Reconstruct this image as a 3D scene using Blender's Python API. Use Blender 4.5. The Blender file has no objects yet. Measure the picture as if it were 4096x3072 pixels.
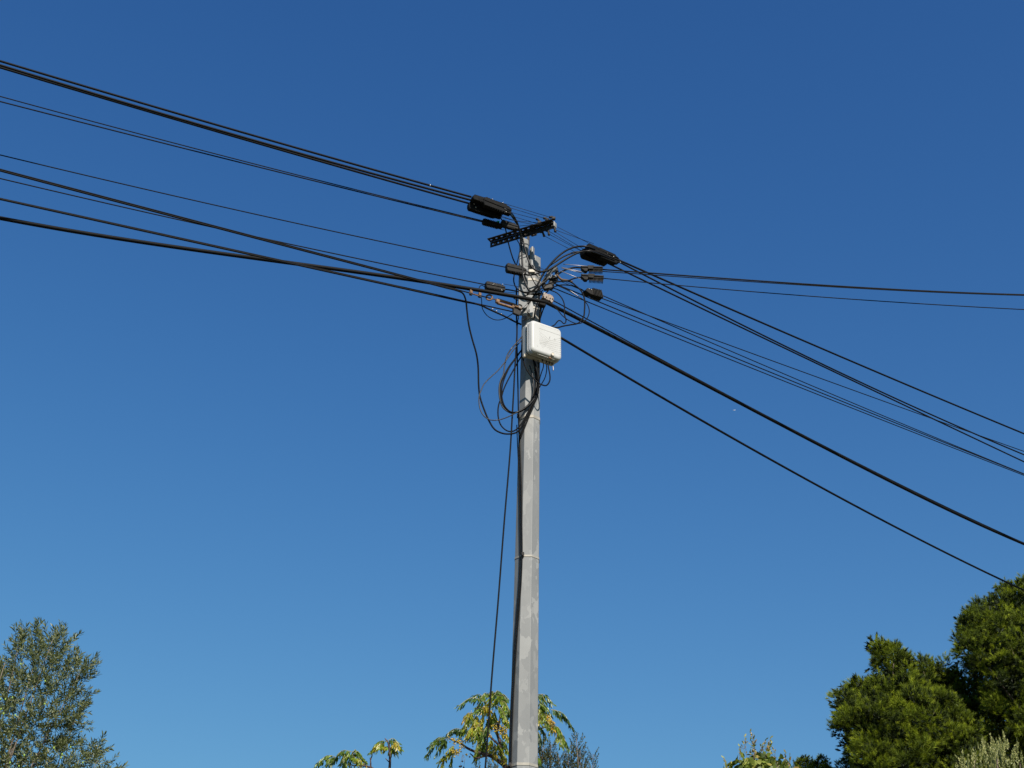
import bpy, bmesh, math, random
import numpy as np
from mathutils import Vector, Matrix
random.seed(7); rng = np.random.default_rng(7)
SC = bpy.context.scene
COL = SC.collection
# ------------------------------------------------------------------ camera
PITCH, ROLL, FPX = math.radians(29.8), math.radians(1.4), 5627.0
F_ = Vector((0, math.cos(PITCH), math.sin(PITCH)))
R0 = Vector((1, 0, 0)); U0 = Vector((0, -math.sin(PITCH), math.cos(PITCH)))
R_ = R0 * math.cos(ROLL) + U0 * math.sin(ROLL)
U_ = -R0 * math.sin(ROLL) + U0 * math.cos(ROLL)
EYE = Vector((0, 0, 1.6))
cam_d = bpy.data.cameras.new('camera'); cam = bpy.data.objects.new('camera', cam_d); COL.objects.link(cam)
cam_d.sensor_width = 36.0; cam_d.lens = FPX / 4096 * 36.0
cam_d.clip_start = 0.05; cam_d.clip_end = 2000
cam.matrix_world = Matrix(((R_.x, U_.x, -F_.x, 0), (R_.y, U_.y, -F_.y, 0), (R_.z, U_.z, -F_.z, 1.6), (0, 0, 0, 1)))
SC.camera = cam
# ------------------------------------------------------------------ sky and sun
SUN_AZ, SUN_EL = math.radians(23), math.radians(38)          # azimuth measured from straight behind the camera, towards the right
sun_dir = Vector((math.sin(SUN_AZ) * math.cos(SUN_EL), -math.cos(SUN_AZ) * math.cos(SUN_EL), math.sin(SUN_EL)))
W = bpy.data.worlds.new('World'); SC.world = W; W.use_nodes = True
wn = W.node_tree; wn.nodes.clear()
sky = wn.nodes.new('ShaderNodeTexSky'); sky.sky_type = 'NISHITA'; sky.sun_disc = False
sky.sun_elevation = SUN_EL; sky.sun_rotation = math.pi - SUN_AZ
sky.altitude = 50; sky.air_density = 0.6; sky.dust_density = 0.3; sky.ozone_density = 3.0
hs = wn.nodes.new('ShaderNodeHueSaturation'); hs.inputs['Saturation'].default_value = 1.25; hs.inputs['Hue'].default_value = 0.5
bg = wn.nodes.new('ShaderNodeBackground'); bg.inputs['Strength'].default_value = 0.147
wo = wn.nodes.new('ShaderNodeOutputWorld')
wn.links.new(sky.outputs[0], hs.inputs['Color']); 
k1 = wn.nodes.new('ShaderNodeVectorMath'); k1.operation = 'MULTIPLY_ADD'; k1.inputs[1].default_value = (1.4, .33, .28); k1.inputs[2].default_value = (1, 1, 1)
k2 = wn.nodes.new('ShaderNodeVectorMath'); k2.operation = 'DIVIDE'          # the film's shoulder: bright sky compressed, the same in every direction
gm_ = wn.nodes.new('ShaderNodeGamma'); gm_.inputs['Gamma'].default_value = 1.3; wn.links.new(hs.outputs[0], gm_.inputs['Color']); wn.links.new(gm_.outputs[0], k1.inputs[0]); wn.links.new(gm_.outputs[0], k2.inputs[0]); wn.links.new(k1.outputs[0], k2.inputs[1]); k3 = wn.nodes.new('ShaderNodeVectorMath'); k3.operation = 'MULTIPLY'; k3.inputs[1].default_value = (1.85, 1.08, 1.05); wn.links.new(k2.outputs[0], k3.inputs[0]); wn.links.new(k3.outputs[0], bg.inputs[0]); wn.links.new(bg.outputs[0], wo.inputs[0])
sd = bpy.data.lights.new('sun', 'SUN'); sd.energy = 4.6; sd.angle = math.radians(0.53); sd.color = (1.0, 0.935, 0.84)
so = bpy.data.objects.new('sun', sd); COL.objects.link(so)
so.rotation_euler = sun_dir.to_track_quat('Z', 'Y').to_euler(); so.location = (10, -20, 30)
SC.view_settings.view_transform = 'Standard'; SC.view_settings.look = 'None'
SC.view_settings.exposure = 0.7; SC.view_settings.gamma = 1.0; SC.view_settings.use_curve_mapping = False

# ------------------------------------------------------------------ geometry of the place as measured from the photograph
def ray(px, py):
    return F_ + R_ * ((px - 2048) / FPX) - U_ * ((py - 1536) / FPX)
def atY(px, py, Y):
    d = ray(px, py); return EYE + d * (Y / d.y)
def atZ(px, py, z):
    d = ray(px, py); return EYE + d * ((z - 1.6) / d.z)
class VPlane:
    """vertical plane in which a span hangs: from a point near the pole to a point further along it"""
    def __init__(s, h, Y, b, dz):
        s.P = atY(h[0], h[1], Y); s.B = atZ(b[0], b[1], s.P.z + dz)
        d = s.B - s.P; d.z = 0; s.d = d.normalized(); s.n = Vector((-s.d.y, s.d.x, 0))
        if s.n.dot(EYE - s.P) < 0: s.n = -s.n
    def __call__(s, px, py, off=0.0):
        r = ray(px, py); t = ((s.P + s.n * off - EYE).dot(s.n)) / r.dot(s.n)
        return EYE + r * t
PY = 8.5; PX = 0.1255

# ------------------------------------------------------------------ materials
def mat(name, base, rough=0.6, metal=0.0, spec=0.5, noise=None, bump=0.0, bscale=60.0):
    m = bpy.data.materials.new(name); m.use_nodes = True
    nt = m.node_tree; b = nt.nodes['Principled BSDF']
    b.inputs['Roughness'].default_value = rough; b.inputs['Metallic'].default_value = metal
    b.inputs['Specular IOR Level'].default_value = spec
    tc = nt.nodes.new('ShaderNodeTexCoord')
    if noise:
        n = nt.nodes.new('ShaderNodeTexNoise'); n.inputs['Scale'].default_value = noise[1]; n.inputs['Detail'].default_value = 6
        r = nt.nodes.new('ShaderNodeValToRGB'); r.color_ramp.elements[0].position = noise[2]; r.color_ramp.elements[1].position = noise[3]
        r.color_ramp.elements[0].color = (*base, 1); r.color_ramp.elements[1].color = (*noise[0], 1)
        nt.links.new(tc.outputs['Object'], n.inputs['Vector']); nt.links.new(n.outputs[0], r.inputs[0]); nt.links.new(r.outputs[0], b.inputs['Base Color'])
    else:
        b.inputs['Base Color'].default_value = (*base, 1)
    if bump:
        n2 = nt.nodes.new('ShaderNodeTexNoise'); n2.inputs['Scale'].default_value = bscale; n2.inputs['Detail'].default_value = 5
        bp = nt.nodes.new('ShaderNodeBump'); bp.inputs['Strength'].default_value = bump; bp.inputs['Distance'].default_value = 0.005
        nt.links.new(tc.outputs['Object'], n2.inputs['Vector']); nt.links.new(n2.outputs[0], bp.inputs['Height']); nt.links.new(bp.outputs[0], b.inputs['Normal'])
    return m
M = {}
M['cable'] = mat('cable_sheath', (0.0028, 0.0028, 0.0034), 0.65, 0, 0.12, ((0.006, 0.0055, 0.005), 14, 0.45, 0.75))
M['cable_gloss'] = mat('glossy_cable_sheath', (0.003, 0.003, 0.0036), 0.4, 0, 0.22, ((0.006, 0.0055, 0.0055), 14, 0.45, 0.75))
M['cable_worn'] = mat('worn_cable_sheath', (0.012, 0.012, 0.013), 0.5, 0, 0.4, ((0.16, 0.15, 0.14), 30, 0.62, 0.72))
M['wire'] = mat('thin_steel_wire', (0.006, 0.006, 0.008), 0.6, 0.0, 0.2)
M['wire_pale'] = mat('bare_steel_wire', (0.32, 0.29, 0.28), 0.45, 0.4, 0.5)  # paler steel tone than the thin wire
M['plastic'] = mat('clamp_plastic', (0.0035, 0.0035, 0.004), 0.7, 0, 0.12, ((0.010, 0.009, 0.008), 35, 0.45, 0.8), 0.2, 120)
M['plastic_grey'] = mat('weathered_clamp_plastic', (0.008, 0.0075, 0.007), 0.7, 0, 0.2, ((0.028, 0.024, 0.021), 40, 0.45, 0.8), 0.2, 120)
M['dark_metal'] = mat('dark_weathered_steel', (0.010, 0.0085, 0.008), 0.6, 0.1, 0.3, ((0.025, 0.02, 0.017), 30, 0.4, 0.75), 0.2, 90)
M['rust'] = mat('rusted_steel', (0.22, 0.125, 0.065), 0.75, 0.15, 0.4, ((0.10, 0.055, 0.034), 45, 0.4, 0.7), 0.35, 160)
M['brown'] = mat('brown_cast_metal', (0.19, 0.145, 0.115), 0.6, 0.2, 0.5, ((0.13, 0.095, 0.07), 50, 0.4, 0.75), 0.3, 120)
M['brown_tape'] = mat('brown_tape', (0.10, 0.06, 0.035), 0.7, 0, 0.3, ((0.03, 0.022, 0.018), 40, 0.4, 0.65))
M['screw'] = mat('bright_screw', (0.42, 0.4, 0.37), 0.35, 0.5, 0.5)
M['green_glass'] = mat('green_reflector', (0.0, 0.62, 0.36), 0.2, 0, 0.8)
M['box'] = mat('white_box_plastic', (0.43, 0.428, 0.415), 0.45, 0, 0.35, ((0.38, 0.375, 0.36), 9, 0.4, 0.8))
M['box_groove'] = mat('groove_shade_grey', (0.29, 0.285, 0.26), 0.6)  # shade of the cover's fine grooves, put into the colour of raised hairlines
M['gap_shade_grey'] = mat('gap_shade_and_fitting_grey', (0.07, 0.075, 0.085), 0.6)  # stands for shade in the gap, slots and holes; also colours glands, scuffs
M['knob'] = mat('beige_lock', (0.50, 0.44, 0.36), 0.5)
M['bird'] = mat('white_feathers', (0.8, 0.8, 0.8), 0.7)
M['bird_tip'] = mat('grey_feathers', (0.25, 0.26, 0.28), 0.7)
def galvanised(name, c0, c1, c2, scale, metal=0.25):
    m = bpy.data.materials.new(name); m.use_nodes = True; nt = m.node_tree; b = nt.nodes['Principled BSDF']
    tc = nt.nodes.new('ShaderNodeTexCoord'); mp = nt.nodes.new('ShaderNodeMapping'); mp.inputs['Scale'].default_value = (1, 1, 0.55)
    nz = nt.nodes.new('ShaderNodeTexNoise'); nz.inputs['Scale'].default_value = scale * 1.3; nz.inputs['Detail'].default_value = 3
    mx = nt.nodes.new('ShaderNodeMixRGB'); mx.inputs[0].default_value = 0.12
    vo = nt.nodes.new('ShaderNodeTexVoronoi'); vo.inputs['Scale'].default_value = scale
    sp = nt.nodes.new('ShaderNodeSeparateColor')
    rp = nt.nodes.new('ShaderNodeValToRGB'); e = rp.color_ramp.elements
    e[0].position = 0.15; e[0].color = (*c0, 1); e[1].position = 0.95; e[1].color = (*c2, 1); k = e.new(0.72); k.color = (*c1, 1)
    n2 = nt.nodes.new('ShaderNodeTexNoise'); n2.inputs['Scale'].default_value = 3.2; n2.inputs['Detail'].default_value = 7; n2.inputs['Roughness'].default_value = 0.65
    m2 = nt.nodes.new('ShaderNodeMixRGB'); m2.blend_type = 'MIX'; m2.inputs[0].default_value = 0.62
    r2 = nt.nodes.new('ShaderNodeValToRGB'); r2.color_ramp.elements[0].position = 0.3; r2.color_ramp.elements[1].position = 0.72
    r2.color_ramp.elements[0].color = (*c0, 1); r2.color_ramp.elements[1].color = (*c1, 1)
    L = nt.links.new
    L(tc.outputs['Object'], mp.inputs[0]); L(mp.outputs[0], nz.inputs['Vector']); L(mp.outputs[0], mx.inputs[1]); L(nz.outputs['Color'], mx.inputs[2])
    L(mx.outputs[0], vo.inputs['Vector']); L(vo.outputs['Color'], sp.inputs[0]); L(sp.outputs[0], rp.inputs[0])
    L(mp.outputs[0], n2.inputs['Vector']); L(n2.outputs[0], r2.inputs[0]); L(rp.outputs[0], m2.inputs[1]); L(r2.outputs[0], m2.inputs[2])
    L(m2.outputs[0], b.inputs['Base Color'])
    b.inputs['Metallic'].default_value = metal; b.inputs['Roughness'].default_value = 0.5
    return m
M['galv'] = galvanised('galvanised_steel', (0.140, 0.143, 0.142), (0.210, 0.210, 0.203), (0.325, 0.322, 0.305), 17, 0.08)
M['galv_bright'] = galvanised('stainless_band', (0.26, 0.24, 0.20), (0.35, 0.32, 0.27), (0.44, 0.41, 0.37), 30, 0.3)
def leafmat(name, stops, trans=(0.1, 0.15, 0.02), tmix=0.3, rough=0.5, spec=0.4):
    m = bpy.data.materials.new(name); m.use_nodes = True; nt = m.node_tree; b = nt.nodes['Principled BSDF']; out = nt.nodes['Material Output']
    at = nt.nodes.new('ShaderNodeAttribute'); at.attribute_name = 'tint'
    oi = nt.nodes.new('ShaderNodeObjectInfo'); ma = nt.nodes.new('ShaderNodeMath'); ma.operation = 'MULTIPLY_ADD'; ma.inputs[1].default_value = 0.22; 
    su = nt.nodes.new('ShaderNodeMath'); su.operation = 'SUBTRACT'; su.inputs[1].default_value = 0.11
    rp = nt.nodes.new('ShaderNodeValToRGB'); e = rp.color_ramp.elements
    e[0].position, e[0].color = stops[0][0], (*stops[0][1], 1); e[1].position, e[1].color = stops[-1][0], (*stops[-1][1], 1)
    for p, c in stops[1:-1]:
        k = e.new(p); k.color = (*c, 1)
    tr = nt.nodes.new('ShaderNodeBsdfTranslucent'); mx = nt.nodes.new('ShaderNodeMixShader'); mx.inputs[0].default_value = tmix
    mc = nt.nodes.new('ShaderNodeMixRGB'); mc.blend_type = 'MULTIPLY'; mc.inputs[0].default_value = 1.0; mc.inputs[2].default_value = (*trans, 1)
    L = nt.links.new
    L(oi.outputs['Random'], ma.inputs[0]); L(at.outputs['Fac'], ma.inputs[2]); L(ma.outputs[0], su.inputs[0]); L(su.outputs[0], rp.inputs[0])
    L(rp.outputs[0], b.inputs['Base Color']); L(rp.outputs[0], mc.inputs[1]); L(mc.outputs[0], tr.inputs[0])
    b.inputs['Roughness'].default_value = rough; b.inputs['Specular IOR Level'].default_value = spec
    L(b.outputs[0], mx.inputs[1]); L(tr.outputs[0], mx.inputs[2]); L(mx.outputs[0], out.inputs[0])
    return m
M['olive'] = leafmat('olive_leaf', [(0.0, (0.028, 0.040, 0.014)), (0.5, (0.085, 0.102, 0.036)), (0.8, (0.17, 0.18, 0.085)), (1.0, (0.30, 0.30, 0.20))], (1.2, 1.4, 0.5), 0.18, 0.6, 0.15)
M['olive_pale'] = leafmat('pale_olive_leaf', [(0.0, (0.08, 0.095, 0.025)), (0.5, (0.19, 0.20, 0.06)), (1.0, (0.36, 0.35, 0.13))], (1.2, 1.4, 0.6), 0.15)
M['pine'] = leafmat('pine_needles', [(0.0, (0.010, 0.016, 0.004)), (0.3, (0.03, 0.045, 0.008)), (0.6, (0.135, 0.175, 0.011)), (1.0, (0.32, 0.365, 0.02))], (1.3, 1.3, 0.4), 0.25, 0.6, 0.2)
M['china'] = leafmat('chinaberry_leaflet', [(0.0, (0.0273, 0.0546, 0.0172)), (0.4, (0.0702, 0.1248, 0.0195)), (0.66, (0.1872, 0.2574, 0.0234)), (0.84, (0.3276, 0.2808, 0.0234)), (1.0, (0.4836, 0.2808, 0.0234))], (1.3, 1.4, 0.4), 0.32, 0.35, 0.5)
M['vine'] = leafmat('climber_leaf', [(0.0, (0.035, 0.06, 0.018)), (0.35, (0.11, 0.15, 0.018)), (0.7, (0.24, 0.26, 0.04)), (1.0, (0.3276, 0.2106, 0.078))], (1.3, 1.4, 0.4), 0.3)
M['shrub'] = leafmat('dark_shrub_leaf', [(0.0, (0.0172, 0.025, 0.0078)), (0.5, (0.0468, 0.0546, 0.0156)), (1.0, (0.1248, 0.1092, 0.0351))], (1.2, 1.4, 0.5), 0.2, 0.6, 0.15)
M['bark'] = mat('grey_brown_bark', (0.10, 0.075, 0.055), 0.9, 0, 0.2, ((0.19, 0.16, 0.125), 18, 0.4, 0.7), 0.5, 60)
M['twig'] = mat('thin_twig', (0.13, 0.10, 0.07), 0.85)
M['china_bark'] = mat('dark_chinaberry_bark', (0.045, 0.03, 0.026), 0.8, 0, 0.3, ((0.11, 0.07, 0.06), 25, 0.4, 0.7))
M['rachis'] = mat('green_leaf_stalk', (0.25, 0.22, 0.10), 0.6)
M['berry'] = mat('yellow_berry', (0.44, 0.30, 0.02), 0.45, 0, 0.5)
M['berry_black'] = mat('dried_berry', (0.02, 0.015, 0.015), 0.6)
M['olive_fruit'] = mat('green_olive_fruit', (0.20, 0.29, 0.04), 0.45, 0, 0.4)

# ------------------------------------------------------------------ mesh helpers
def link(name, me, m, parent=None):
    o = bpy.data.objects.new(name, me); COL.objects.link(o)
    if m is not None and me is not None and not me.materials: me.materials.append(m)
    if parent is not None: o.parent = parent; o.matrix_parent_inverse = Matrix.Translation(-parent.location) if parent.type == 'EMPTY' else Matrix.Identity(4)
    return o
def tag(o, label=None, cat=None, group=None, kind=None):
    if label: o['label'] = label
    if cat: o['category'] = cat
    if group: o['group'] = group
    if kind: o['kind'] = kind
    return o
def thing(name, loc, label, cat, group=None):
    o = bpy.data.objects.new(name, None); COL.objects.link(o); o.location = loc; o.empty_display_size = 0.1
    return tag(o, label, cat, group)
class MB:
    def __init__(s): s.v = []; s.f = []; s.sm = []
    def add(s, vs, fs, smooth=False):
        n = len(s.v); s.v += [tuple(v) for v in vs]; s.f += [tuple(n + i for i in f) for f in fs]; s.sm += [smooth] * len(fs); return s
    def box(s, c, ax, ay, az, hx, hy, hz, ch=0.0):
        """box with chamfered edges along ax/ay/az unit vectors"""
        c = Vector(c); vs = []; fs = []
        if ch <= 0:
            for i in (-1, 1):
                for j in (-1, 1):
                    for k in (-1, 1): vs.append(c + ax * hx * i + ay * hy * j + az * hz * k)
            return s.add(vs, [(0, 1, 3, 2), (4, 6, 7, 5), (0, 4, 5, 1), (2, 3, 7, 6), (0, 2, 6, 4), (1, 5, 7, 3)])
        ch = min(ch, hx * .9, hy * .9, hz * .9)
        prof = [(-hx + ch, -hy), (hx - ch, -hy), (hx, -hy + ch), (hx, hy - ch), (hx - ch, hy), (-hx + ch, hy), (-hx, hy - ch), (-hx, -hy + ch)]
        def ring(z, q):
            return [c + ax * (p[0] * (1 - q / hx)) + ay * (p[1] * (1 - q / hy)) + az * z for p in prof]
        rings = [ring(-hz, ch), ring(-hz + ch, 0), ring(hz - ch, 0), ring(hz, ch)]
        return s.loft(rings)
    def loft(s, rings, smooth=False, caps=True):
        n = len(rings[0]); vs = [p for r in rings for p in r]; fs = []
        for k in range(len(rings) - 1):
            for i in range(n):
                j = (i + 1) % n; fs.append((k * n + i, k * n + j, (k + 1) * n + j, (k + 1) * n + i))
        b = len(s.f); s.add(vs, fs, smooth)
        if caps:
            o = len(s.v) - len(vs)
            s.f += [tuple(o + i for i in range(n))[::-1], tuple(o + (len(rings) - 1) * n + i for i in range(n))]; s.sm += [False, False]
        return s
    def prism(s, prof, c, ax, ay, az, t, ch=0.003):
        """2-D profile in (ax, ay) extruded +-t/2 along az with softened rims"""
        c = Vector(c); cx = sum(p[0] for p in prof) / len(prof); cy = sum(p[1] for p in prof) / len(prof)
        ex = max(abs(p[0] - cx) for p in prof); ey = max(abs(p[1] - cy) for p in prof)
        def ring(z, q):
            return [c + ax * (cx + (p[0] - cx) * (1 - q / ex)) + ay * (cy + (p[1] - cy) * (1 - q / ey)) + az * z for p in prof]
        if ch <= 0: return s.loft([ring(-t / 2, 0), ring(t / 2, 0)])
        return s.loft([ring(-t / 2, ch), ring(-t / 2 + ch, 0), ring(t / 2 - ch, 0), ring(t / 2, ch)])
    def tube(s, pts, r, n=8, caps=True):
        pts = [Vector(p) for p in pts]; m = len(pts)
        rr = [r] * m if not hasattr(r, '__len__') else r
        T = []
        for i in range(m):
            a = pts[max(0, i - 1)]; b = pts[min(m - 1, i + 1)]; d = (b - a); T.append(d.normalized() if d.length > 1e-9 else Vector((0, 0, 1)))
        u = T[0].orthogonal().normalized(); rings = []
        for i in range(m):
            u = (u - T[i] * u.dot(T[i])); u = u.normalized() if u.length > 1e-6 else T[i].orthogonal().normalized()
            w = T[i].cross(u)
            rings.append([pts[i] + (u * math.cos(2 * math.pi * k / n) + w * math.sin(2 * math.pi * k / n)) * rr[i] for k in range(n)])
        return s.loft(rings, True, caps)
    def cyl(s, a, b, r, n=14, r2=None):
        return s.tube([a, a + (b - a) * .5, b], [r, r if r2 is None else (r + r2) / 2, r if r2 is None else r2], n)
    def ball(s, c, r, ax=Vector((1, 0, 0)), ay=Vector((0, 1, 0)), az=Vector((0, 0, 1)), sc=(1, 1, 1), n=8, m=6):
        rings = []
        for k in range(m + 1):
            th = math.pi * (k + 0.001) / (m + 0.002)
            rings.append([Vector(c) + ax * (r * sc[0] * math.sin(th) * math.cos(2 * math.pi * i / n)) + ay * (r * sc[1] * math.sin(th) * math.sin(2 * math.pi * i / n)) + az * (r * sc[2] * math.cos(th)) for i in range(n)])
        return s.loft(rings, True, False)
    def torus(s, c, ax, ay, R, r, n=20, k=8, a0=0, a1=2 * math.pi):
        full = abs(a1 - a0 - 2 * math.pi) < 1e-6
        pts = [Vector(c) + ax * (R * math.cos(a0 + (a1 - a0) * i / n)) + ay * (R * math.sin(a0 + (a1 - a0) * i / n)) for i in range(n + 1)]
        return s.tube(pts, r, k)
    def mesh(s, name):
        me = bpy.data.meshes.new(name); me.from_pydata([tuple(v) for v in s.v], [], s.f)
        me.polygons.foreach_set('use_smooth', s.sm); 
        bm = bmesh.new(); bm.from_mesh(me); bmesh.ops.recalc_face_normals(bm, faces=bm.faces); bm.to_mesh(me); bm.free()
        me.update(); return me
    def build(s, name, m, parent=None): return link(name, s.mesh(name), m, parent)
def catmull(pts, step=0.03):
    pts = [Vector(p) for p in pts]
    if len(pts) == 2: return [pts[0].lerp(pts[1], k / 4) for k in range(5)]
    P = [pts[0] * 2 - pts[1]] + pts + [pts[-1] * 2 - pts[-2]]; out = []
    for i in range(1, len(P) - 2):
        p0, p1, p2, p3 = P[i - 1:i + 3]
        t0 = 0; t1 = max(1e-4, (p1 - p0).length) ** .5; t2 = t1 + max(1e-4, (p2 - p1).length) ** .5; t3 = t2 + max(1e-4, (p3 - p2).length) ** .5
        n = max(3, int((p2 - p1).length / step))
        for k in range(n):
            t = t1 + (t2 - t1) * k / n
            A1 = p0 * ((t1 - t) / (t1 - t0)) + p1 * ((t - t0) / (t1 - t0)); A2 = p1 * ((t2 - t) / (t2 - t1)) + p2 * ((t - t1) / (t2 - t1)); A3 = p2 * ((t3 - t) / (t3 - t2)) + p3 * ((t - t2) / (t3 - t2))
            B1 = A1 * ((t2 - t) / (t2 - t0)) + A2 * ((t - t0) / (t2 - t0)); B2 = A2 * ((t3 - t) / (t3 - t1)) + A3 * ((t - t1) / (t3 - t1))
            out.append(B1 * ((t2 - t) / (t2 - t1)) + B2 * ((t - t1) / (t2 - t1)))
    out.append(pts[-1]); return out
def path(pts):
    """(px, py) or (px, py, d): d = distance in front of the pole's axis, interpolated where missing; Vectors are kept"""
    n = len(pts); known = {}
    for i, p in enumerate(pts):
        if isinstance(p, Vector): known[i] = PY - p.y
        elif len(p) == 3: known[i] = p[2]
    ks = sorted(known); out = []
    for i, p in enumerate(pts):
        if isinstance(p, Vector): out.append(p); continue
        if i in known: d = known[i]
        elif i < ks[0]: d = known[ks[0]]
        elif i > ks[-1]: d = known[ks[-1]]
        else:
            a = max(k for k in ks if k < i); b = min(k for k in ks if k > i); d = known[a] + (known[b] - known[a]) * (i - a) / (b - a)
        out.append(atY(p[0], p[1], PY - d))
    return out
def cable(pts, dia, label, group=None, m='cable', name='cable', cat='cable', off=0):
    P = catmull(path(pts)); dia = dia * 1.14 if dia < .0115 else dia
    o = MB().tube(P, dia / 2, 8).build(name, M[m]); return tag(o, label, cat, group)

# ------------------------------------------------------------------ ground (out of view, carries the light bounced upwards)
gm = mat('dry_earth', (0.12, 0.10, 0.065), 0.95, 0, 0.1, ((0.07, 0.075, 0.03), 0.6, 0.4, 0.65), 0.4, 8)
N = 40; mb = MB(); vs = []; fs = []
for i in range(N + 1):
    for j in range(N + 1):
        a = (i / N * 2 - 1); b = (j / N * 2 - 1); x = 600 * a * abs(a); y = 600 * b * abs(b)
        vs.append((x, y + 5, 0.0 if abs(x) < 3 and abs(y) < 8 else 0.12 * math.sin(x * .31) * math.sin(y * .23) - 0.12))
for i in range(N):
    for j in range(N):
        k = i * (N + 1) + j; fs.append((k, k + N + 1, k + N + 2, k + 1))
g = mb.add(vs, fs, True).build('ground', gm); tag(g, kind='structure')

# ------------------------------------------------------------------ the pole
X = Vector((1, 0, 0)); Y = Vector((0, 1, 0)); Z = Vector((0, 0, 1))
def ap(z):                                    # half width across flats at height z
    w = 0.171 + (0.1415 - 0.171) * (z - 3.82) / (6.147 - 3.82); return w / 2
def octring(z, extra=0.0, rot=math.radians(-93)):
    r = (ap(z) + extra) / math.cos(math.pi / 8)
    return [Vector((PX + r * math.cos(rot + math.pi / 8 + k * math.pi / 4), PY + r * math.sin(rot + math.pi / 8 + k * math.pi / 4), z)) for k in range(8)]
ZT = 7.52
pole = thing('utility_pole', (PX, PY, 0), 'galvanised steel octagonal utility pole carrying all the cables, with a perforated crossarm', 'utility pole')
mb = MB(); rings = [octring(z) for z in np.linspace(-0.02, ZT, 24)]
mb.loft(rings, False, False)
inner = [[Vector((PX + (p.x - PX) * .93, PY + (p.y - PY) * .93, z)) for p in octring(z)] for z in (ZT, ZT - .5)]
mb.loft([rings[-1], inner[0], inner[1]], False, False)
shaft = mb.build('shaft', M['galv'], pole)
bv = shaft.modifiers.new('soft edges', 'BEVEL'); bv.width = 0.0012; bv.segments = 2; bv.limit_method = 'ANGLE'; bv.angle_limit = math.radians(30)
zt_ = octring(0.02, .12); MB().loft([[p.copy() for p in zt_], [Vector((p.x, p.y, .05)) for p in octring(0.02, .12)]]).build('base_plate', M['galv'], pole)
def band(px, py, h=0.019, m='galv_bright', buckle=None):
    z = atY(px, py, PY - 0.08).z
    mb = MB(); mb.loft([octring(z - h / 2, 0.0005), octring(z - h / 2, 0.0028), octring(z + h / 2, 0.0028), octring(z + h / 2, 0.0005)], False, False)
    o = mb.build('band', M[m], pole)
    if buckle:
        b = atY(buckle[0], buckle[1], PY - buckle[2]); k = MB()
        k.box(b, X, Y, Z, .009, .006, .016, .002); k.box(b + Vector((-.002, -.009, -.004)), X, Y, Z, .005, .006, .006, .002)
        k.build('buckle', M['dark_metal'], o)
    return o
band(2140, 1663, .02, buckle=(2073, 1664, .035)); band(2105, 2222, .012, buckle=(2091, 2218, .085)); band(2110, 3057, .016, buckle=(2040, 3061, .055))
band(2150, 1226, .016); band(2150, 1262, .03); band(2140, 1090, .024); band(2140, 1112, .02)
MB().box(atY(2128, 1084, PY - .073), X, Y, Z, .023, .006, .013, .003).build('buckle', M['galv_bright'], pole)
# U-channel post strapped to the pole's left front, rising above its top
def chan(cx, cy, w, d, t, z0, z1, rot, top_cut=0):
    a = Vector((math.cos(rot), math.sin(rot), 0)); b = Vector((-math.sin(rot), math.cos(rot), 0))
    prof = [(-w, d), (-w, 0.006), (-w + .006, 0), (w - .006, 0), (w, 0.006), (w, d), (w - t, d), (w - t, t + .004), (w - t - .004, t), (-w + t + .004, t), (-w + t, t + .004), (-w + t, d)]
    def ring(z, cut=0): return [Vector((cx, cy, z + (cut * (p[0] / w)))) + a * p[0] + b * p[1] for p in prof]
    mb = MB(); n = len(prof)
    return mb.loft([ring(z0), ring((z0 + z1) / 2), ring(z1, top_cut)], False, True)
c0 = atY(2100, 1100, PY - .10); c1 = atY(2103, 960, PY - .10)
post = chan(c0.x - .0125, PY - .100, .033, .05, .004, atY(2100, 1262, PY - .1).z, c1.z + .02, math.radians(-5), -.02).build('channel_post', M['galv'], pole)
for (sx, sy) in ((2105, 1044), (2107, 1165), (2098, 1150), (2095, 1240)):
    p = atY(sx, sy, PY - .101); MB().box(p, X, Y, Z, .0035 if sy < 1100 else .006, .004, .012 if sy < 1100 else .008, .001).build('slot', M['gap_shade_grey'], post)
c2 = atY(2123, 1010, PY - .085)
chan(c2.x, PY - .09, .014, .035, .004, atY(2125, 1060, PY - .09).z, atY(2123, 990, PY - .09).z, math.radians(-25), .012).build('short_channel', M['galv'], pole)
mb = MB(); mb.box(atY(2113, 957, PY - .03), X, Y, Z, .010, .004, .055, .001).build('back_plate', M['dark_metal'], pole)

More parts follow.
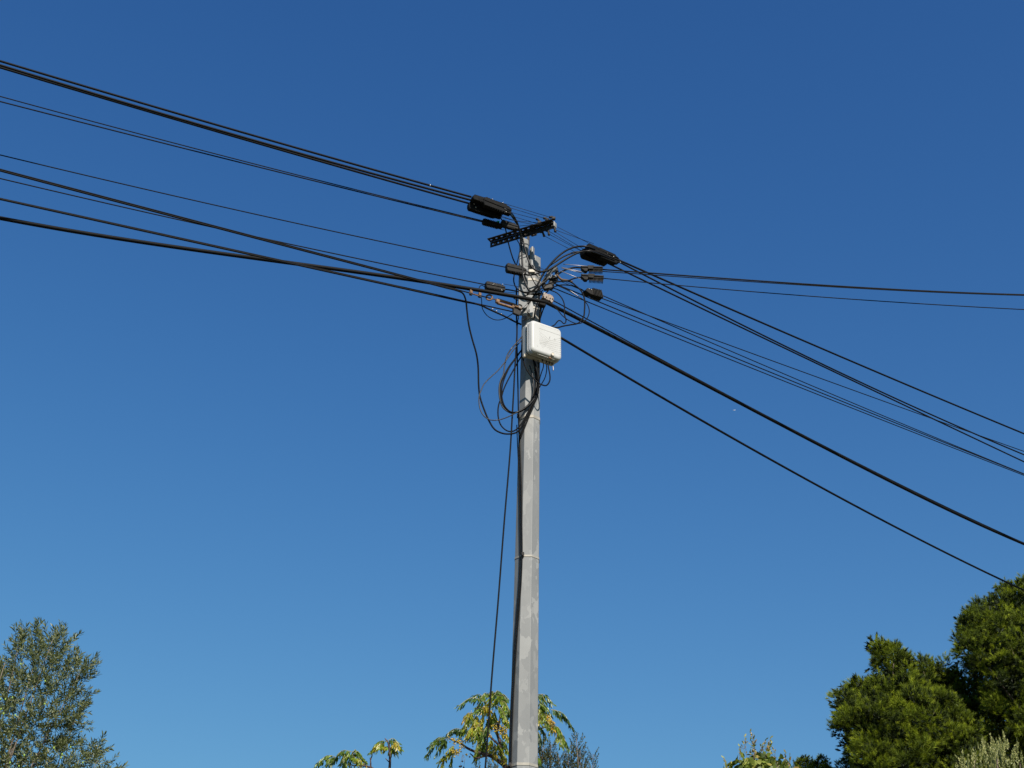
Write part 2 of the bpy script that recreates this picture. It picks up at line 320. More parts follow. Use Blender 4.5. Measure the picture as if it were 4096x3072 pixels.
# crossarm: perforated steel angle, horizontal flange towards the camera, vertical flange hanging from its far edge
xr = atY(2218, 898, PY - .29); xl = atY(1962, 962, PY - .03)
xl.z = xr.z = (xl.z + xr.z) / 2
xa = thing_dir = (xr - xl).normalized(); xn = Vector((xa.y, -xa.x, 0)).normalized()
if xn.y > 0: xn = -xn                         # towards the camera
L_ = (xr - xl).length; ncell = 12
def perf(mb, o, a, b, t, Lc, Wd, n, r, slot=1.0):
    """plate from o along a (n cells of Lc) and b (width Wd), thickness t along the normal, one round hole per cell"""
    nn = a.cross(b).normalized()
    for k in range(n):
        if k == 8: r *= .4                       # filled by bolts and grime towards the hook end
        c = o + a * (Lc * (k + .5)) + b * (Wd / 2)
        oc = [(1, 0), (1, 1), (0, 1), (-1, 1), (-1, 0), (-1, -1), (0, -1), (1, -1)]
        outer = [c + a * (x * Lc / 2) + b * (y * Wd / 2) for x, y in oc]
        inn = [c + a * (r * slot * math.cos(i * math.pi / 4)) + b * (r * math.sin(i * math.pi / 4)) for i in range(8)]
        vs = [p + nn * t / 2 for p in outer] + [p + nn * t / 2 for p in inn] + [p - nn * t / 2 for p in outer] + [p - nn * t / 2 for p in inn]
        fs = []
        for i in range(8):
            j = (i + 1) % 8
            fs += [(i, j, 8 + j, 8 + i), (16 + j, 16 + i, 24 + i, 24 + j), (8 + i, 8 + j, 24 + j, 24 + i)]
            x0, y0 = oc[i]; x1, y1 = oc[j]
            if y0 == y1 and abs(y0) == 1: fs.append((j, i, 16 + i, 16 + j))
            if x0 == x1 and ((x0 == 1 and k == n - 1) or (x0 == -1 and k == 0)): fs.append((j, i, 16 + i, 16 + j))
        mb.add(vs, fs)
mb = MB(); Lc = L_ / ncell
perf(mb, xl + xn * .002, xa, xn, .004, Lc, .048, ncell, .0066, 1.5)
perf(mb, xl + Vector((0, 0, -.0025)), xa, Vector((0, 0, -1)), .004, Lc, .046, ncell, .0072)
arm = mb.build('crossarm', M['dark_metal'], pole)
# hooks, bolts on the crossarm: upper row leaning back left, lower row leaning down right
def hook(p, q, r=.0082, parent=arm):
    p = Vector(p); q = Vector(q); mb = MB(); d = (q - p)
    mb.tube(catmull([p, p + d * .5 + Vector((0, -.004, .006)), q], .01), [r * .8] + [r] * 99 if False else r, 8)
    mb.ball(q, r * 1.25); mb.box(p, X, Y, Z, r * 1.7, r * 1.5, r * 1.2, .002)
    mb.build('hook', M['dark_metal'], parent)
for a, b, d in [((2158, 890), (2148, 877), .26), ((2188, 880), (2177, 873), .29), ((2214, 874), (2201, 869), .31), ((2165, 925), (2176, 943), .22),
                ((2190, 920), (2196, 938), .25), ((2213, 905), (2221, 925), .28), ((2155, 902), (2160, 898), .25), ((2178, 895), (2183, 893), .26), ((2203, 893), (2207, 891), .29)]:
    hook(atY(*a, PY - d), atY(*b, PY - d - .01))
MB().box(xr + Vector((0, 0, -.02)) + xa * .004, xa, xn, Z, .0035, .02, .022, .002).build('end_plate', M['galv'], arm)
mb = MB(); mb.box(atY(2118, 925, PY - .13), xa, xn, Z, .05, .008, .02, .004); mb.box(atY(2136, 938, PY - .13), xa, xn, Z, .022, .008, .012, .004)
mb.build('mounting_plate', M['dark_metal'], pole)
mb = MB(); mb.tube([atY(2089, 935, PY - .15), atY(2105, 939, PY - .15), atY(2137, 940, PY - .16)], .0035, 6).build('tie_rod', M['brown'], pole)

# right hand bracket: folded perforated plate with bolts and dark strain hooks
def plate_poly(pxs, d, t, m, name, parent, nrm=None):
    P = [atY(x, y, PY - dd) for x, y, dd in [(q[0], q[1], q[2] if len(q) > 2 else d) for q in pxs]]
    c = sum(P, Vector()) / len(P); ax = (P[1] - P[0]).normalized(); nn = Vector()
    for i in range(1, len(P) - 1): nn += (P[i] - P[0]).cross(P[i + 1] - P[0])
    nn.normalize()
    return MB().loft([[p - nn * t / 2 for p in P], [p + nn * t / 2 for p in P]]).build(name, M[m], parent)
br = plate_poly([(2163, 1135, .07), (2193, 1082, .10), (2224, 1064, .13), (2230, 1070, .13), (2222, 1078, .125), (2207, 1089, .11), (2200, 1106, .10), (2184, 1130, .085), (2167, 1139, .07)], .1, .007, 'galv', 'bracket', pole)
for x, y, r, d in ((2189, 1093, .0075, .108), (2177, 1124, .003, .093)): MB().ball(atY(x, y, PY - d), r, sc=(1, .3, 1.2)).build('hole', M['gap_shade_grey'], br)
for x, y, r, d in ((2213, 1086, .009, .13), (2216, 1105, .008, .135), (2194, 1102, .004, .125)):
    p = atY(x, y, PY - d); MB().cyl(p, p + Vector((.012, -.012, -.002)), r, 6).build('bolt', M['galv'], br)
mb = MB(); mb.tube(catmull(path([(2195, 1100, .14), (2201, 1113), (2208, 1098), (2211, 1086)]), .01), .003, 6).build('steel_loop', M['galv'], br)
mb = MB(); mb.box(atY(2226, 1085, PY - .11), Vector((.6, -.5, .3)).normalized(), Vector((.5, .8, 0)).normalized(), Vector((-.2, .1, .95)).normalized(), .014, .013, .035, .005)
mb.box(atY(2214, 1118, PY - .10), Vector((.8, .2, -.5)).normalized(), Vector((.0, 1, 0)), Vector((.5, 0, .8)).normalized(), .028, .014, .026, .007)
mb.box(atY(2192, 1150, PY - .10), Vector((.9, .1, .3)).normalized(), Y, Vector((-.3, 0, .9)).normalized(), .038, .016, .022, .008)
mb.ball(atY(2175, 1142, PY - .10), .022, sc=(.8, .7, 1.2)); mb.box(atY(2205, 1135, PY - .10), X, Y, Z, .02, .014, .02, .006)
mb.build('strain_hook', M['dark_metal'], pole)
# lower left bracket: pressed eye bracket with a hooked ring
plate_poly([(2110, 1215, .09), (2127, 1203, .095), (2133, 1222, .095), (2132, 1250, .095), (2131, 1272, .09), (2112, 1249, .095), (2105, 1230, .1)], .09, .008, 'galv', 'bracket', pole)
mb = MB(); mb.tube(catmull(path([(2080, 1237, .13), (2094, 1233, .13), (2105, 1226, .12), (2110, 1216, .10)]), .01), .007, 8).build('eye_bolt', M['galv'], pole)
mb = MB(); mb.ball(atY(2117, 1241, PY - .103), .008, sc=(.6, .35, 1.6)).build('hole', M['gap_shade_grey'], pole)

# ------------------------------------------------------------------ junction box
bc = atY(2188, 1358, PY - .195); ph = math.radians(32)
be = Vector((math.cos(ph), math.sin(ph), 0)); bn = Vector((math.sin(ph), -math.cos(ph), 0))
tilt = math.radians(1.0); bz = (Z * math.cos(tilt) + be * math.sin(tilt) * -1).normalized(); be = bz.cross(bn) * -1
if be.x < 0: be = -be
box = thing('junction_box', bc, 'white plastic junction box with rounded corners mounted on the right of the steel pole', 'junction box')
def rrect(w, h, r, n=7):
    out = []
    for (sx, sy, a0) in ((1, 1, 0), (-1, 1, 90), (-1, -1, 180), (1, -1, 270)):
        for k in range(n):
            a = math.radians(a0 + 90 * k / (n - 1)); out.append((sx * (w - r) + r * math.cos(a), sy * (h - r) + r * math.sin(a)))
    return out
BW, BH = .128, .127
def bring(w, h, r, y): return [bc + be * p[0] + bz * p[1] + bn * y for p in rrect(w, h, r)]
mb = MB(); prof = [(0, .045, 0), (.0, .008, 0), (.0015, .002, 0)]
rings = [bring(BW - .004, BH - .004, .026, -.05), bring(BW, BH, .03, -.048), bring(BW, BH, .03, -.022)]
for k in range(7):
    a = math.pi / 2 * k / 6; q = .022 * (1 - math.cos(a)); rings.append(bring(BW - q, BH - q, .03 - q * .35, -.022 + .022 * math.sin(a)))
mb.loft(rings, True); cov = mb.build('cover', M['box'], box)
mb = MB(); mb.loft([bring(BW + .003, BH + .003, .032, -.056), bring(BW + .003, BH + .003, .032, -.045)], False); mb.build('rim', M['box'], box)
mb = MB(); mb.loft([bring(BW - .008, BH - .008, .026, -.075), bring(BW - .008, BH - .008, .026, -.0565)], False).build('gap_shade_grey', M['gap_shade_grey'], box)  # recessed slab coloured dark for the shaded gap behind the cover
mb = MB(); mb.loft([bring(BW - .001, BH - .004, .018, -.115), bring(BW - .001, BH - .004, .018, -.0755)], False).build('base', M['box'], box)
mb = MB(); mb.box(bc - be * (BW - .004) - bz * (BH - .002) - bn * .095, be, bz, bn, .009, .012, .012, .003).build('foot', M['knob'], box)
def bp(u, v, y=.0): return bc + be * (u * BW) + bz * (v * BH) + bn * y
lk = bp(.34, -.83, 0)
lock = MB().cyl(lk - bn * .01, lk + bn * .007, .0135, 20).build('lock', M['knob'], box)
MB().torus(lk + bn * .007, be, bz, .0125, .0018, 24, 6).build('lock_ring', M['box'], lock)
MB().box(lk - bz * .026 - bn * .014 - be * .008, be, bz, bn, .012, .006, .006, .002).build('latch', M['rust'], box)
def groove(u0, v0, u1, v1, r=.0005):
    return [bp(u0, v0, .0002), bp(u1, v1, .0002)], r
mb = MB()
for (u0, v0, u1, v1, r) in [(-.50, .55, .86, .55, .0009), (-.42, .82, .8, .82, .0004), (-.5, .35, .25, -.02, .0005), (-.48, -.42, .95, .42, .0006)]:
    P, rr = groove(u0, v0, u1, v1, r); mb.tube(P, rr, 5)
for k in range(8):
    v = .25 - k * .09; P, rr = groove(-.5, v, -.5 + .62 - k * .05, v - .36 + k * .012, .00035); mb.tube(P, rr, 4)
for k in range(1, 9):
    P, rr = groove(-.46 + k * .15, -.42 - k * .035, .95, .42 - k * .13, .00045); mb.tube(P, rr, 4)
mb.build('relief_lines', M['box_groove'], cov)['kind'] = 'stuff'
mb = MB(); mb.box(bp(.17, .18, .0008), (be * .35 + bz * .93).normalized(), (be * .93 - bz * .35).normalized(), bn, .009, .0012, .0008); mb.build('scuff_mark', M['gap_shade_grey'], cov); mb = MB(); mb.box(bp(.50, .20, .0008), bz, be, bn, .002, .0015, .0008); mb.build('scuff_mark', M['gap_shade_grey'], cov); mb = MB(); mb.box(bp(.52, .12, .0008), bz, be, bn, .002, .0013, .0008); mb.build('scuff_mark', M['gap_shade_grey'], cov); mb = MB(); mb.box(bp(-.62, -.62, .0008), bz, be, bn, .0014, .0014, .0008)
mb.build('scuff_mark', M['gap_shade_grey'], cov)
for u, v in ((.1, -1), (.35, -1), (.55, -1), (.72, -1)):
    p = bp(u, v, -.075); MB().cyl(p + bz * .003, p - bz * .010, .006, 10).build('cable_gland', M['gap_shade_grey'], box)

# ------------------------------------------------------------------ spans to the left (they come towards and over the camera)
def span(vp, pts, dia, label, group, m='cable', off=0.0, ext=9.0, far_end=-1, extra=None, sink=0.0, cub=False):
    """pts: pixels on the cable; fit a hanging curve in its vertical plane, run on past the frame edge"""
    P = [vp(x, y, off) for x, y in pts]; o = P[0]; n = vp.n * off
    s = np.array([(p - o).dot(vp.d) for p in P]); z = np.array([p.z for p in P])
    deg = 3 if (cub and len(pts) > 5) else 2
    co = np.polyfit(s, z, deg)
    c2_ = np.polyfit(s, z, 2) if deg == 3 else co
    a = s[0]; b = s[-1]; ss = np.linspace(a, b, 70)
    Q = [Vector((o.x + vp.d.x * t, o.y + vp.d.y * t, float(np.polyval(co, t)))) for t in ss]
    sl = float(np.polyval(np.polyder(co), b)); k = max(0.0, float(c2_[0])) * .6 + .002
    for e in np.linspace(0, ext, 14)[1:]:
        Q.append(Vector((o.x + vp.d.x * (b + e), o.y + vp.d.y * (b + e), Q[69].z + sl * e + k * e * e)))
    if extra: Q = catmull(path(extra))[:-1] + Q
    dia = dia * 1.12 if dia < .01 else dia
    ob = MB().tube(Q, dia / 2, 8).build('overhead_cable', M[m]); return tag(ob, label, 'cable', group)
GL = 'overhead cables running to the left'; GR = 'overhead cables running to the right'
VA = VPlane((2201, 869), PY - .31, (0, 244), -.10)
VB = VPlane((2177, 873), PY - .29, (0, 262), -.10)
VC = VPlane((2148, 877), PY - .26, (0, 272), -.10)
VD = VPlane((2160, 898), PY - .24, (0, 386), -.10)
VF = VPlane((2110, 1090), PY - .12, (0, 620), -.10)
VG = VPlane((2110, 1235), PY - .12, (0, 681), -.12)
VH = VPlane((2085, 1160), PY - .10, (0, 714), -.10)
VI = VPlane((2085, 1260), PY - .05, (0, 793), -.12)
VJ = VPlane((2182, 1209), PY - .16, (0, 876), -.12)
oA = span(VA, [(1885, 788), (1700, 736), (1600, 708), (1400, 653), (1100, 566), (900, 510), (600, 421), (400, 363), (200, 304), (0, 244)], .0145, 'black overhead cable, highest of the left hand bundle, entering the topmost black clamp', GL)
p = VA(1718, 741); p2 = VA(1721, 742); MB().tube([p, (p + p2) / 2, p2], .009, 8).build('marker_ring', M['screw'], oA)
span(VB, [(1895, 803), (1700, 753), (1600, 722), (1400, 672), (1100, 584), (900, 528), (600, 440), (400, 384), (200, 320), (0, 261)], .0155, 'black overhead cable, second from the top at the left, close below the highest one', GL)
span(VC, [(1875, 813), (1700, 765), (1600, 735), (1400, 681), (1100, 592), (900, 536), (600, 447), (400, 391), (200, 327), (0, 271)], .0145, 'third black cable from the top at the left, touching the second along its run', GL)
span(VD, [(1935, 885), (1900, 874), (1700, 827), (1600, 803), (1400, 755), (1100, 676), (900, 625), (600, 546), (400, 493), (200, 440), (0, 386)], .0065, 'thin black upper wire of the close pair leading to the green tipped clamp', GL)
span(VD, [(1932, 888), (1900, 880), (1700, 833), (1600, 808), (1400, 759), (1100, 684), (900, 634), (600, 559), (400, 509), (200, 457), (0, 406)], .0078, 'thin black lower wire of the close pair leading to the green tipped clamp', GL, off=.02)
span(VF, [(2026, 1070), (1900, 1044), (1700, 1003), (1600, 982), (1400, 940), (1100, 874), (900, 830), (600, 761), (400, 715), (200, 667), (0, 620)], .0068, 'single thin wire crossing open sky to the clamp beside the pole top', GL)
span(VG, [(1968, 1194), (1890, 1174), (1750, 1140), (1600, 1099), (1400, 1047), (1100, 965), (900, 915), (600, 834), (400, 784), (200, 729), (0, 677)], .0075, 'carrier wire lying on a thicker cable and ending at the rusty turnbuckle eye', GL)
exG = [(2133, 1440, .12), (2141, 1461, .13), (2152, 1505, .13), (2152, 1548, .13), (2144, 1592, .12), (2120, 1631, .12), (2100, 1683, .11), (2079, 1718, .1), (2063, 1731, .1), (2035, 1736, .1), (2009, 1733, .1), (1979, 1718, .1), (1955, 1681, .1), (1938, 1642, .1), (1920, 1588, .1), (1915, 1548, .11), (1912, 1460), (1905, 1413), (1890, 1361), (1875, 1299), (1867, 1235), (1863, 1200), (1852, 1174), VG(1832, 1164), VG(1790, 1152)]
span(VG, [(1790, 1152), (1700, 1130), (1600, 1104), (1400, 1052), (1100, 971), (900, 921), (600, 841), (400, 790), (200, 735), (0, 683)], .012, 'black cable that turns down left of the pole into the outermost big loop', GL, extra=exG)
span(VH, [(1945, 1139), (1900, 1130), (1700, 1091), (1600, 1069), (1400, 1028), (1100, 963), (900, 921), (600, 852), (400, 807), (200, 761), (0, 714)], .0072, 'thin black wire ending at the short clamp above the rusty turnbuckle', GL)
span(VI, [(2048, 1247), (1900, 1214), (1700, 1168), (1600, 1145), (1400, 1101), (1100, 1033), (900, 995), (600, 926), (400, 884), (200, 836), (0, 792)], .0085, 'upper black wire of the lowest left pair, tied to the pole under the turnbuckle', GL)
exI = [(2085, 1298, .05), (2060, 1287, .07), (2020, 1266, .08), (1985, 1250), (1950, 1234), (1925, 1222), VI(1895, 1214, .012), VI(1860, 1208, .012)]
oI = span(VI, [(1860, 1208), (1700, 1173), (1600, 1150), (1400, 1106), (1100, 1037), (900, 998), (600, 930), (400, 888), (200, 840), (0, 796)], .0125, 'lower cable of the lowest left pair, spotted with dirt near the pole', GL, off=.012, extra=exI)
for (x, y) in ((1986, 1247), (2004, 1258), (2013, 1263), (2038, 1275), (2046, 1278), (1970, 1238)):
    MB().ball(atY(x, y - 3, PY - .085), .0045, sc=(1.6, .8, .8)).build('dirt_lump', M['screw'] if x % 2 == 0 else M['dark_metal'], oI)
# thick cable carried past the pole: left half and right half are one object
VK = VPlane((2182, 1209), PY - .16, (4096, 2177), -.10)
def half(vp, pts, deg=2, n=60, a=None):
    P = [vp(x, y) for x, y in pts]; o = P[0]; s = np.array([(p - o).dot(vp.d) for p in P]); z = np.array([p.z for p in P]); co = np.polyfit(s, z, deg, w=[4] + [1] * (len(s) - 1))
    Q = [Vector((o.x + vp.d.x * t, o.y + vp.d.y * t, float(np.polyval(co, t)))) for t in np.linspace(0, s[-1], n)]
    sl = (Q[-1].z - Q[-2].z) / (s[-1] / (n - 1)); k = max(0.0, float(np.polyfit(s, z, 2)[0])) * .6 + .002
    for e in np.linspace(0, 9, 14)[1:]: Q.append(Vector((o.x + vp.d.x * (s[-1] + e), o.y + vp.d.y * (s[-1] + e), Q[n - 1].z + sl * e + k * e * e)))
    return Q
QL = half(VJ, [(2182, 1209), (2125, 1196), (2069, 1185), (1941, 1161), (1800, 1140), (1700, 1128), (1600, 1111), (1400, 1089), (1100, 1047), (900, 1019), (600, 969), (400, 940), (200, 907), (0, 876)], 3)
QR = half(VK, [(2182, 1209), (2240, 1233), (2300, 1262), (2400, 1314), (2600, 1421), (2800, 1530), (3000, 1637), (3200, 1741), (3500, 1894), (3700, 1992), (3896, 2086), (4096, 2177)], 3)
o = MB().tube(QL[::-1] + QR[1:], .0135, 10).build('overhead_cable', M['cable']); tag(o, 'thickest black cable, lowest at the left edge, passing in front of the pole', 'cable')
# ------------------------------------------------------------------ spans to the right
VR1 = VPlane((2255, 1058), PY - .15, (4096, 1180), -.05)
VR3 = VPlane((2240, 1082), PY - .15, (4096, 1237), -.05)
VR4 = VPlane((2225, 905), PY - .31, (4096, 1735), -.08)
VR5 = VPlane((2221, 925), PY - .29, (4096, 1818), -.08)
VR6 = VPlane((2196, 938), PY - .27, (4096, 1846), -.08)
VR7 = VPlane((2205, 1110), PY - .14, (4096, 1895), -.08)
VR8 = VPlane((2215, 1130), PY - .12, (4096, 1898), -.08)
VR9 = VPlane((2205, 1150), PY - .11, (4096, 1902), -.08)
VR11 = VPlane((2235, 1352), PY - .12, (4096, 2362), -.08)
span(VR1, [(2410, 1078), (2600, 1093), (2800, 1104), (3000, 1123), (3200, 1135), (3500, 1154), (3700, 1162), (3896, 1173), (4096, 1179)], .0105, 'thicker upper cable of the two almost level spans to the right edge', GR, ext=14, cub=True)
span(VR1, [(2408, 1086), (2600, 1099), (2800, 1110), (3000, 1129), (3200, 1140), (3500, 1158), (3700, 1165), (3896, 1176), (4096, 1182)], .0062, 'thin wire clinging to the underside of the almost level upper cable at the right', GR, ext=14, cub=True, off=.01)
span(VR3, [(2412, 1115), (2600, 1130), (2800, 1147), (3000, 1166), (3200, 1182), (3500, 1204), (3700, 1217), (3896, 1228), (4096, 1237)], .0062, 'thin almost level wire to the right edge from the lower comb edged clamp', GR, ext=14)
span(VR4, [(2475, 1040), (2600, 1096), (2800, 1182), (3000, 1271), (3200, 1356), (3500, 1486), (3700, 1570), (3896, 1651), (4096, 1735)], .0145, 'highest of the slanting black cables to the right, standing clear above the others', GR, ext=14)
span(VR5, [(2470, 1047), (2600, 1111), (2800, 1212), (3000, 1315), (3200, 1414), (3500, 1558), (3700, 1646), (3896, 1735), (4096, 1818)], .0125, 'second slanting black cable at the right, crossed low down by a thin wire', GR, ext=14)
span(VR6, [(2425, 1050), (2600, 1135), (2800, 1232), (3000, 1323), (3200, 1420), (3500, 1567), (3700, 1661), (3896, 1753), (4096, 1846)], .0125, 'third slanting black cable at the right, crossing the second one half way', GR, ext=14)
span(VR7, [(2406, 1180), (2600, 1265), (2800, 1351), (3000, 1438), (3200, 1522), (3500, 1650), (3700, 1732), (3896, 1814), (4096, 1895)], .0065, 'thin wire from the barrel clamp that joins the low pair at the right edge', GR, ext=14)
span(VR7, [(2405, 1192), (2600, 1265), (2800, 1337), (3000, 1411), (3200, 1484), (3500, 1592), (3700, 1664), (3896, 1734), (4096, 1806)], .0065, 'thin wire from the barrel clamp that strays up to the second slanting cable', GR, ext=14, off=.012)
span(VR8, [(2220, 1133), (2300, 1168), (2400, 1210), (2600, 1292), (2800, 1375), (3000, 1457), (3200, 1537), (3500, 1656), (3700, 1738), (3896, 1818), (4096, 1897)], .0075, 'upper thin cable of the parallel pair sloping below the ribbed barrel clamp', GR, ext=14)
span(VR9, [(2212, 1150), (2300, 1187), (2400, 1228), (2600, 1309), (2800, 1389), (3000, 1471), (3200, 1550), (3500, 1668), (3700, 1746), (3896, 1824), (4096, 1902)], .0068, 'lower thin cable of the parallel pair sloping below the ribbed barrel clamp', GR, ext=14)
span(VR11, [(2236, 1351), (2300, 1384), (2400, 1440), (2600, 1561), (2800, 1679), (3000, 1793), (3200, 1903), (3500, 2067), (3700, 2168), (3896, 2265), (4096, 2362)], .0175, 'thick black cable coming from behind the white box down towards the right hand pine', GR, ext=14, cub=True)
VKb = VPlane((2182, 1200), PY - .15, (4096, 2172), -.10)
o = span(VKb, [(2214, 1202), (2300, 1252), (2400, 1304), (2600, 1412), (2800, 1521), (3000, 1629), (3200, 1734), (3500, 1888), (3700, 1986), (3896, 2080), (4096, 2172)], .0075, 'carrier wire lying on the thick right hand cable, starting at the brown clamp', GR, ext=14, cub=True)

# ------------------------------------------------------------------ clamps
def frame(P1, P2, face=None):
    a = (P2 - P1).normalized(); s = (EYE - (P1 + P2) / 2); s.z = 0
    s = (s - a * s.dot(a)).normalized(); u = s.cross(a).normalized()
    if u.z < 0: u = -u
    return a, u, s
def clamp(P1, P2, h, t, label, style='big', m='plastic', wires=(), screws=(), group='black wedge clamps holding the cable ends', wm='wire', flip=1):
    L = (P2 - P1).length; c = (P1 + P2) / 2; a, u, s = frame(P1, P2)
    T = thing('cable_clamp', c, label, 'clamp', group)
    H = h / 2; e = L / 2
    if style == 'big':
        prof = [(-e, -H * .55), (-e * .93, -H), (e * .55, -H * 1.0), (e * .70, -H * .75), (e * .97, -H * .7), (e, -H * .2), (e * .93, H * .35), (e * .80, H * .55), (e * .72, H), (-e * .25, H), (-e * .35, H * .7), (-e * .92, H * .62), (-e, H * .2)]
    elif style == 'comb':
        prof = [(-e, -H * .1), (-e, H * .75), (-e * .4, H * .75), (-e * .38, H), (e * .2, H), (e * .22, H * .7), (e, H * .7), (e, -H * .15), (-e * .35, -H * .25), (-e * .5, -H * .95), (-e * .72, -H * .95), (-e * .85, -H * .5)]
    elif style == 'barrel':
        prof = [(-e, -H * .2), (-e * .9, -H * .7), (e * .9, -H), (e, -H * .7), (e, H * .7), (e * .9, H), (0, H), (-e * .55, H * .95), (-e * .7, H * .3)]
    else:
        prof = [(-e, -H * .5), (-e * .9, -H), (e * .95, -H * .75), (e, -H * .6), (e, H * .5), (e * .8, H * .75), (-e * .85, H), (-e, H * .75)]
    prof = [(p[0], p[1] * flip) for p in prof]
    MB().prism(prof, c, a, u, s, t, .0035).build('body', M[m], T)
    rb = MB()
    if style == 'big':
        n = 15
        for k in range(n):
            x = -e * .9 + (e * .6) * k / n; rb.box(c + a * x + u * (H * .66 * flip), a, u, s, .0016, .006, t * .42)
        for k in range(6): rb.box(c + a * (-e * .72 + k * .010) + u * (-H * .1) + s * t * .5, a, u, s, .002, H * .35, .003)
        for k in range(14): rb.box(c + a * (-e * .6 + e * 1.1 * k / 14) - u * (H * 1.0 * flip), a, u, s, .0015, .003, t * .44)
        MB().prism([(-e * .5, -H * .1), (-e * .45, H * .42), (e * .85, H * .3), (e * .9, -H * .05)], c + s * t * .5, a, u, s, .012, .003).build('wedge', M[m], T)
        MB().box(c + s * (t * .55) - u * H * .45 + a * e * .1, a, u, s, e * .5, .003, .005, .001).build('rail', M[m], T)
    elif style == 'comb':
        for k in range(11): rb.box(c + a * (-e * .28 + e * 1.28 * (k + .3) / 11) - u * (H * .62 * flip), a, u, s, .0018, H * .5, t * .4)
        MB().box(c + s * t * .52 + u * (H * .3 * flip), a, u, s, e * .95, .004, .006, .002).build('wedge', M[m], T)
        MB().box(c + s * t * .52 - u * (H * .05 * flip) - a * e * .15, a, u, s, e * .25, .009, .006, .002).build('rail', M[m], T)
    elif style == 'barrel':
        for k in range(6): rb.prism([(-.0034, -H * 1.16), (.0034, -H * 1.16), (.0034, H * 1.2), (-.0034, H * 1.2)], c + a * (e * .02 + e * .98 * k / 6), a, u, s, t * 1.4, .001)
    else:
        for k in range(9): rb.box(c + a * (-e * .8 + e * 1.5 * k / 9) + u * (H * .92 * flip), a, u, s, .003, .0045, t * .42)
        for k in range(9): rb.box(c + a * (-e * .8 + e * 1.5 * k / 9) - u * (H * .85 * flip), a, u, s, .003, .0045, t * .42)
        MB().box(c + s * t * .5 + u * H * .12, a, u, s, e * .95, .005, .005, .002).build('wedge', M[m], T)
    rb.build('ribs', M[m], T)['kind'] = 'stuff'
    for (x, y) in screws:
        p = c + a * (x * e) + u * (y * H) + s * (t * .56)
        MB().ball(p, .0042).build('screw', M['screw'], T)
    for w in wires:
        MB().tube(catmull(w, .05) if len(w) > 2 else [w[0], (w[0] + w[1]) / 2, w[1]], .0019 if wm == 'wire' else .0024, 6).build('bail_wire', M[wm], T)
    return T
def W_(vp, a, b, hook_px=None, hd=0): return [vp(*a), atY(*hook_px, PY - hd)] if hook_px else [vp(*a), vp(*b)]
clamp(VA(1888, 790, -.01), VA(2040, 838, -.01), .05, .04, 'topmost of the three stacked black clamps at the left, its back end highest', 'big',
      wires=[[VA(2020, 815), atY(2201, 869, PY - .31)], [VA(2030, 828), atY(2177, 873, PY - .29)]], screws=((-.0, .9), (.55, .8)))
clamp(VB(1932, 806, .035), VB(2042, 850, .035), .074, .04, 'smooth lower right one of the three stacked black clamps at the left', 'plain',
      wires=[[VB(2040, 848), atY(2148, 877, PY - .26)], [VB(2040, 862), atY(2160, 898, PY - .25)]], screws=((.62, -.75),))
clamp(VC(1872, 820, .02), VC(2005, 862, .02), .076, .04, 'slotted lower left one of the three stacked black clamps at the left', 'big',
      wires=[[VC(2000, 862), VC(2053, 880), atY(2183, 893, PY - .26)], [VC(2003, 868), VC(2072, 886), atY(2135, 898, PY - .24)]], screws=((-.72, .2), (-.6, -.45)))
cg = clamp(VD(1930, 886), VD(2008, 907), .042, .035, 'ribbed black clamp with a bright green tip left of the crossarm', 'plain')
g1 = VD(1993, 888); MB().box(g1, X, Y, Z, .009, .006, .009, .003).build('green_tip', M['green_glass'], cg)
MB().ball(VD(1988, 911), .012, sc=(1.2, .8, .8)).build('lower_knob', M['plastic'], cg)
clamp(VD(2004, 893, .01), VD(2070, 913, .01), .05, .035, 'black clamp with fine teeth, lying over the crossarm beside the green tip', 'plain', 'plastic_grey',
      wires=[[VD(2000, 917), VD(2018, 920)], [VD(2070, 905), atY(2207, 891, PY - .28)]])
clamp(VF(2024, 1071), VF(2102, 1089), .068, .04, 'grooved grey black clamp crossing the left side of the pole just below its top', 'plain', 'plastic_grey',
      wires=[[VF(2100, 1064), atY(2160, 1072, PY - .10), atY(2178, 1080, PY - .10)], [VF(2070, 1094), atY(2190, 1104, PY - .13)]], screws=((.6, .8), (.7, -.9)))
clamp(VH(1941, 1142), VH(2018, 1158), .058, .04, 'short dark clamp in the open above the rusty turnbuckle, white screws on its end', 'plain', 'plastic_grey',
      wires=[[VH(2016, 1136), atY(2075, 1147, PY - .08)], [VH(2016, 1168), atY(2068, 1172, PY - .08)]], screws=((.7, .8), (-.25, .3), (.6, -.95)))
clamp(VR4(2345, 985, -.01), VR4(2473, 1042, -.01), .058, .04, 'uppermost of the three stacked black clamps at the right, finely toothed', 'big',
      wires=[[VR4(2352, 971), atY(2230, 908, PY - .31)], [VR4(2375, 975), atY(2222, 920, PY - .29)]], screws=((.2, .05),))
clamp(VR5(2348, 1000, .03), VR5(2476, 1052, .03), .062, .04, 'lower right one of the three stacked black clamps at the right', 'big',
      wires=[[VR5(2340, 1000), atY(2221, 928, PY - .29)], [VR5(2328, 1004), atY(2196, 925, PY - .27)]], screws=((.25, .15), (.95, -.35), (.55, .6)), flip=-1)
clamp(VR6(2327, 1012, .01), VR6(2424, 1050, .01), .07, .05, 'lower left smooth one of the three stacked black clamps at the right', 'plain',
      wires=[[VR6(2328, 1006), atY(2197, 937, PY - .26)], [VR6(2340, 1028), atY(2176, 943, PY - .23)]])
clamp(VR1(2324, 1077), VR1(2411, 1079), .055, .035, 'upper one of the two comb edged clamps right of the pole', 'comb', 'plastic_grey', wm='wire_pale',
      wires=[[VR1(2356, 1065), atY(2253, 1057, PY - .15)], [VR1(2338, 1090), atY(2246, 1069, PY - .15)]])
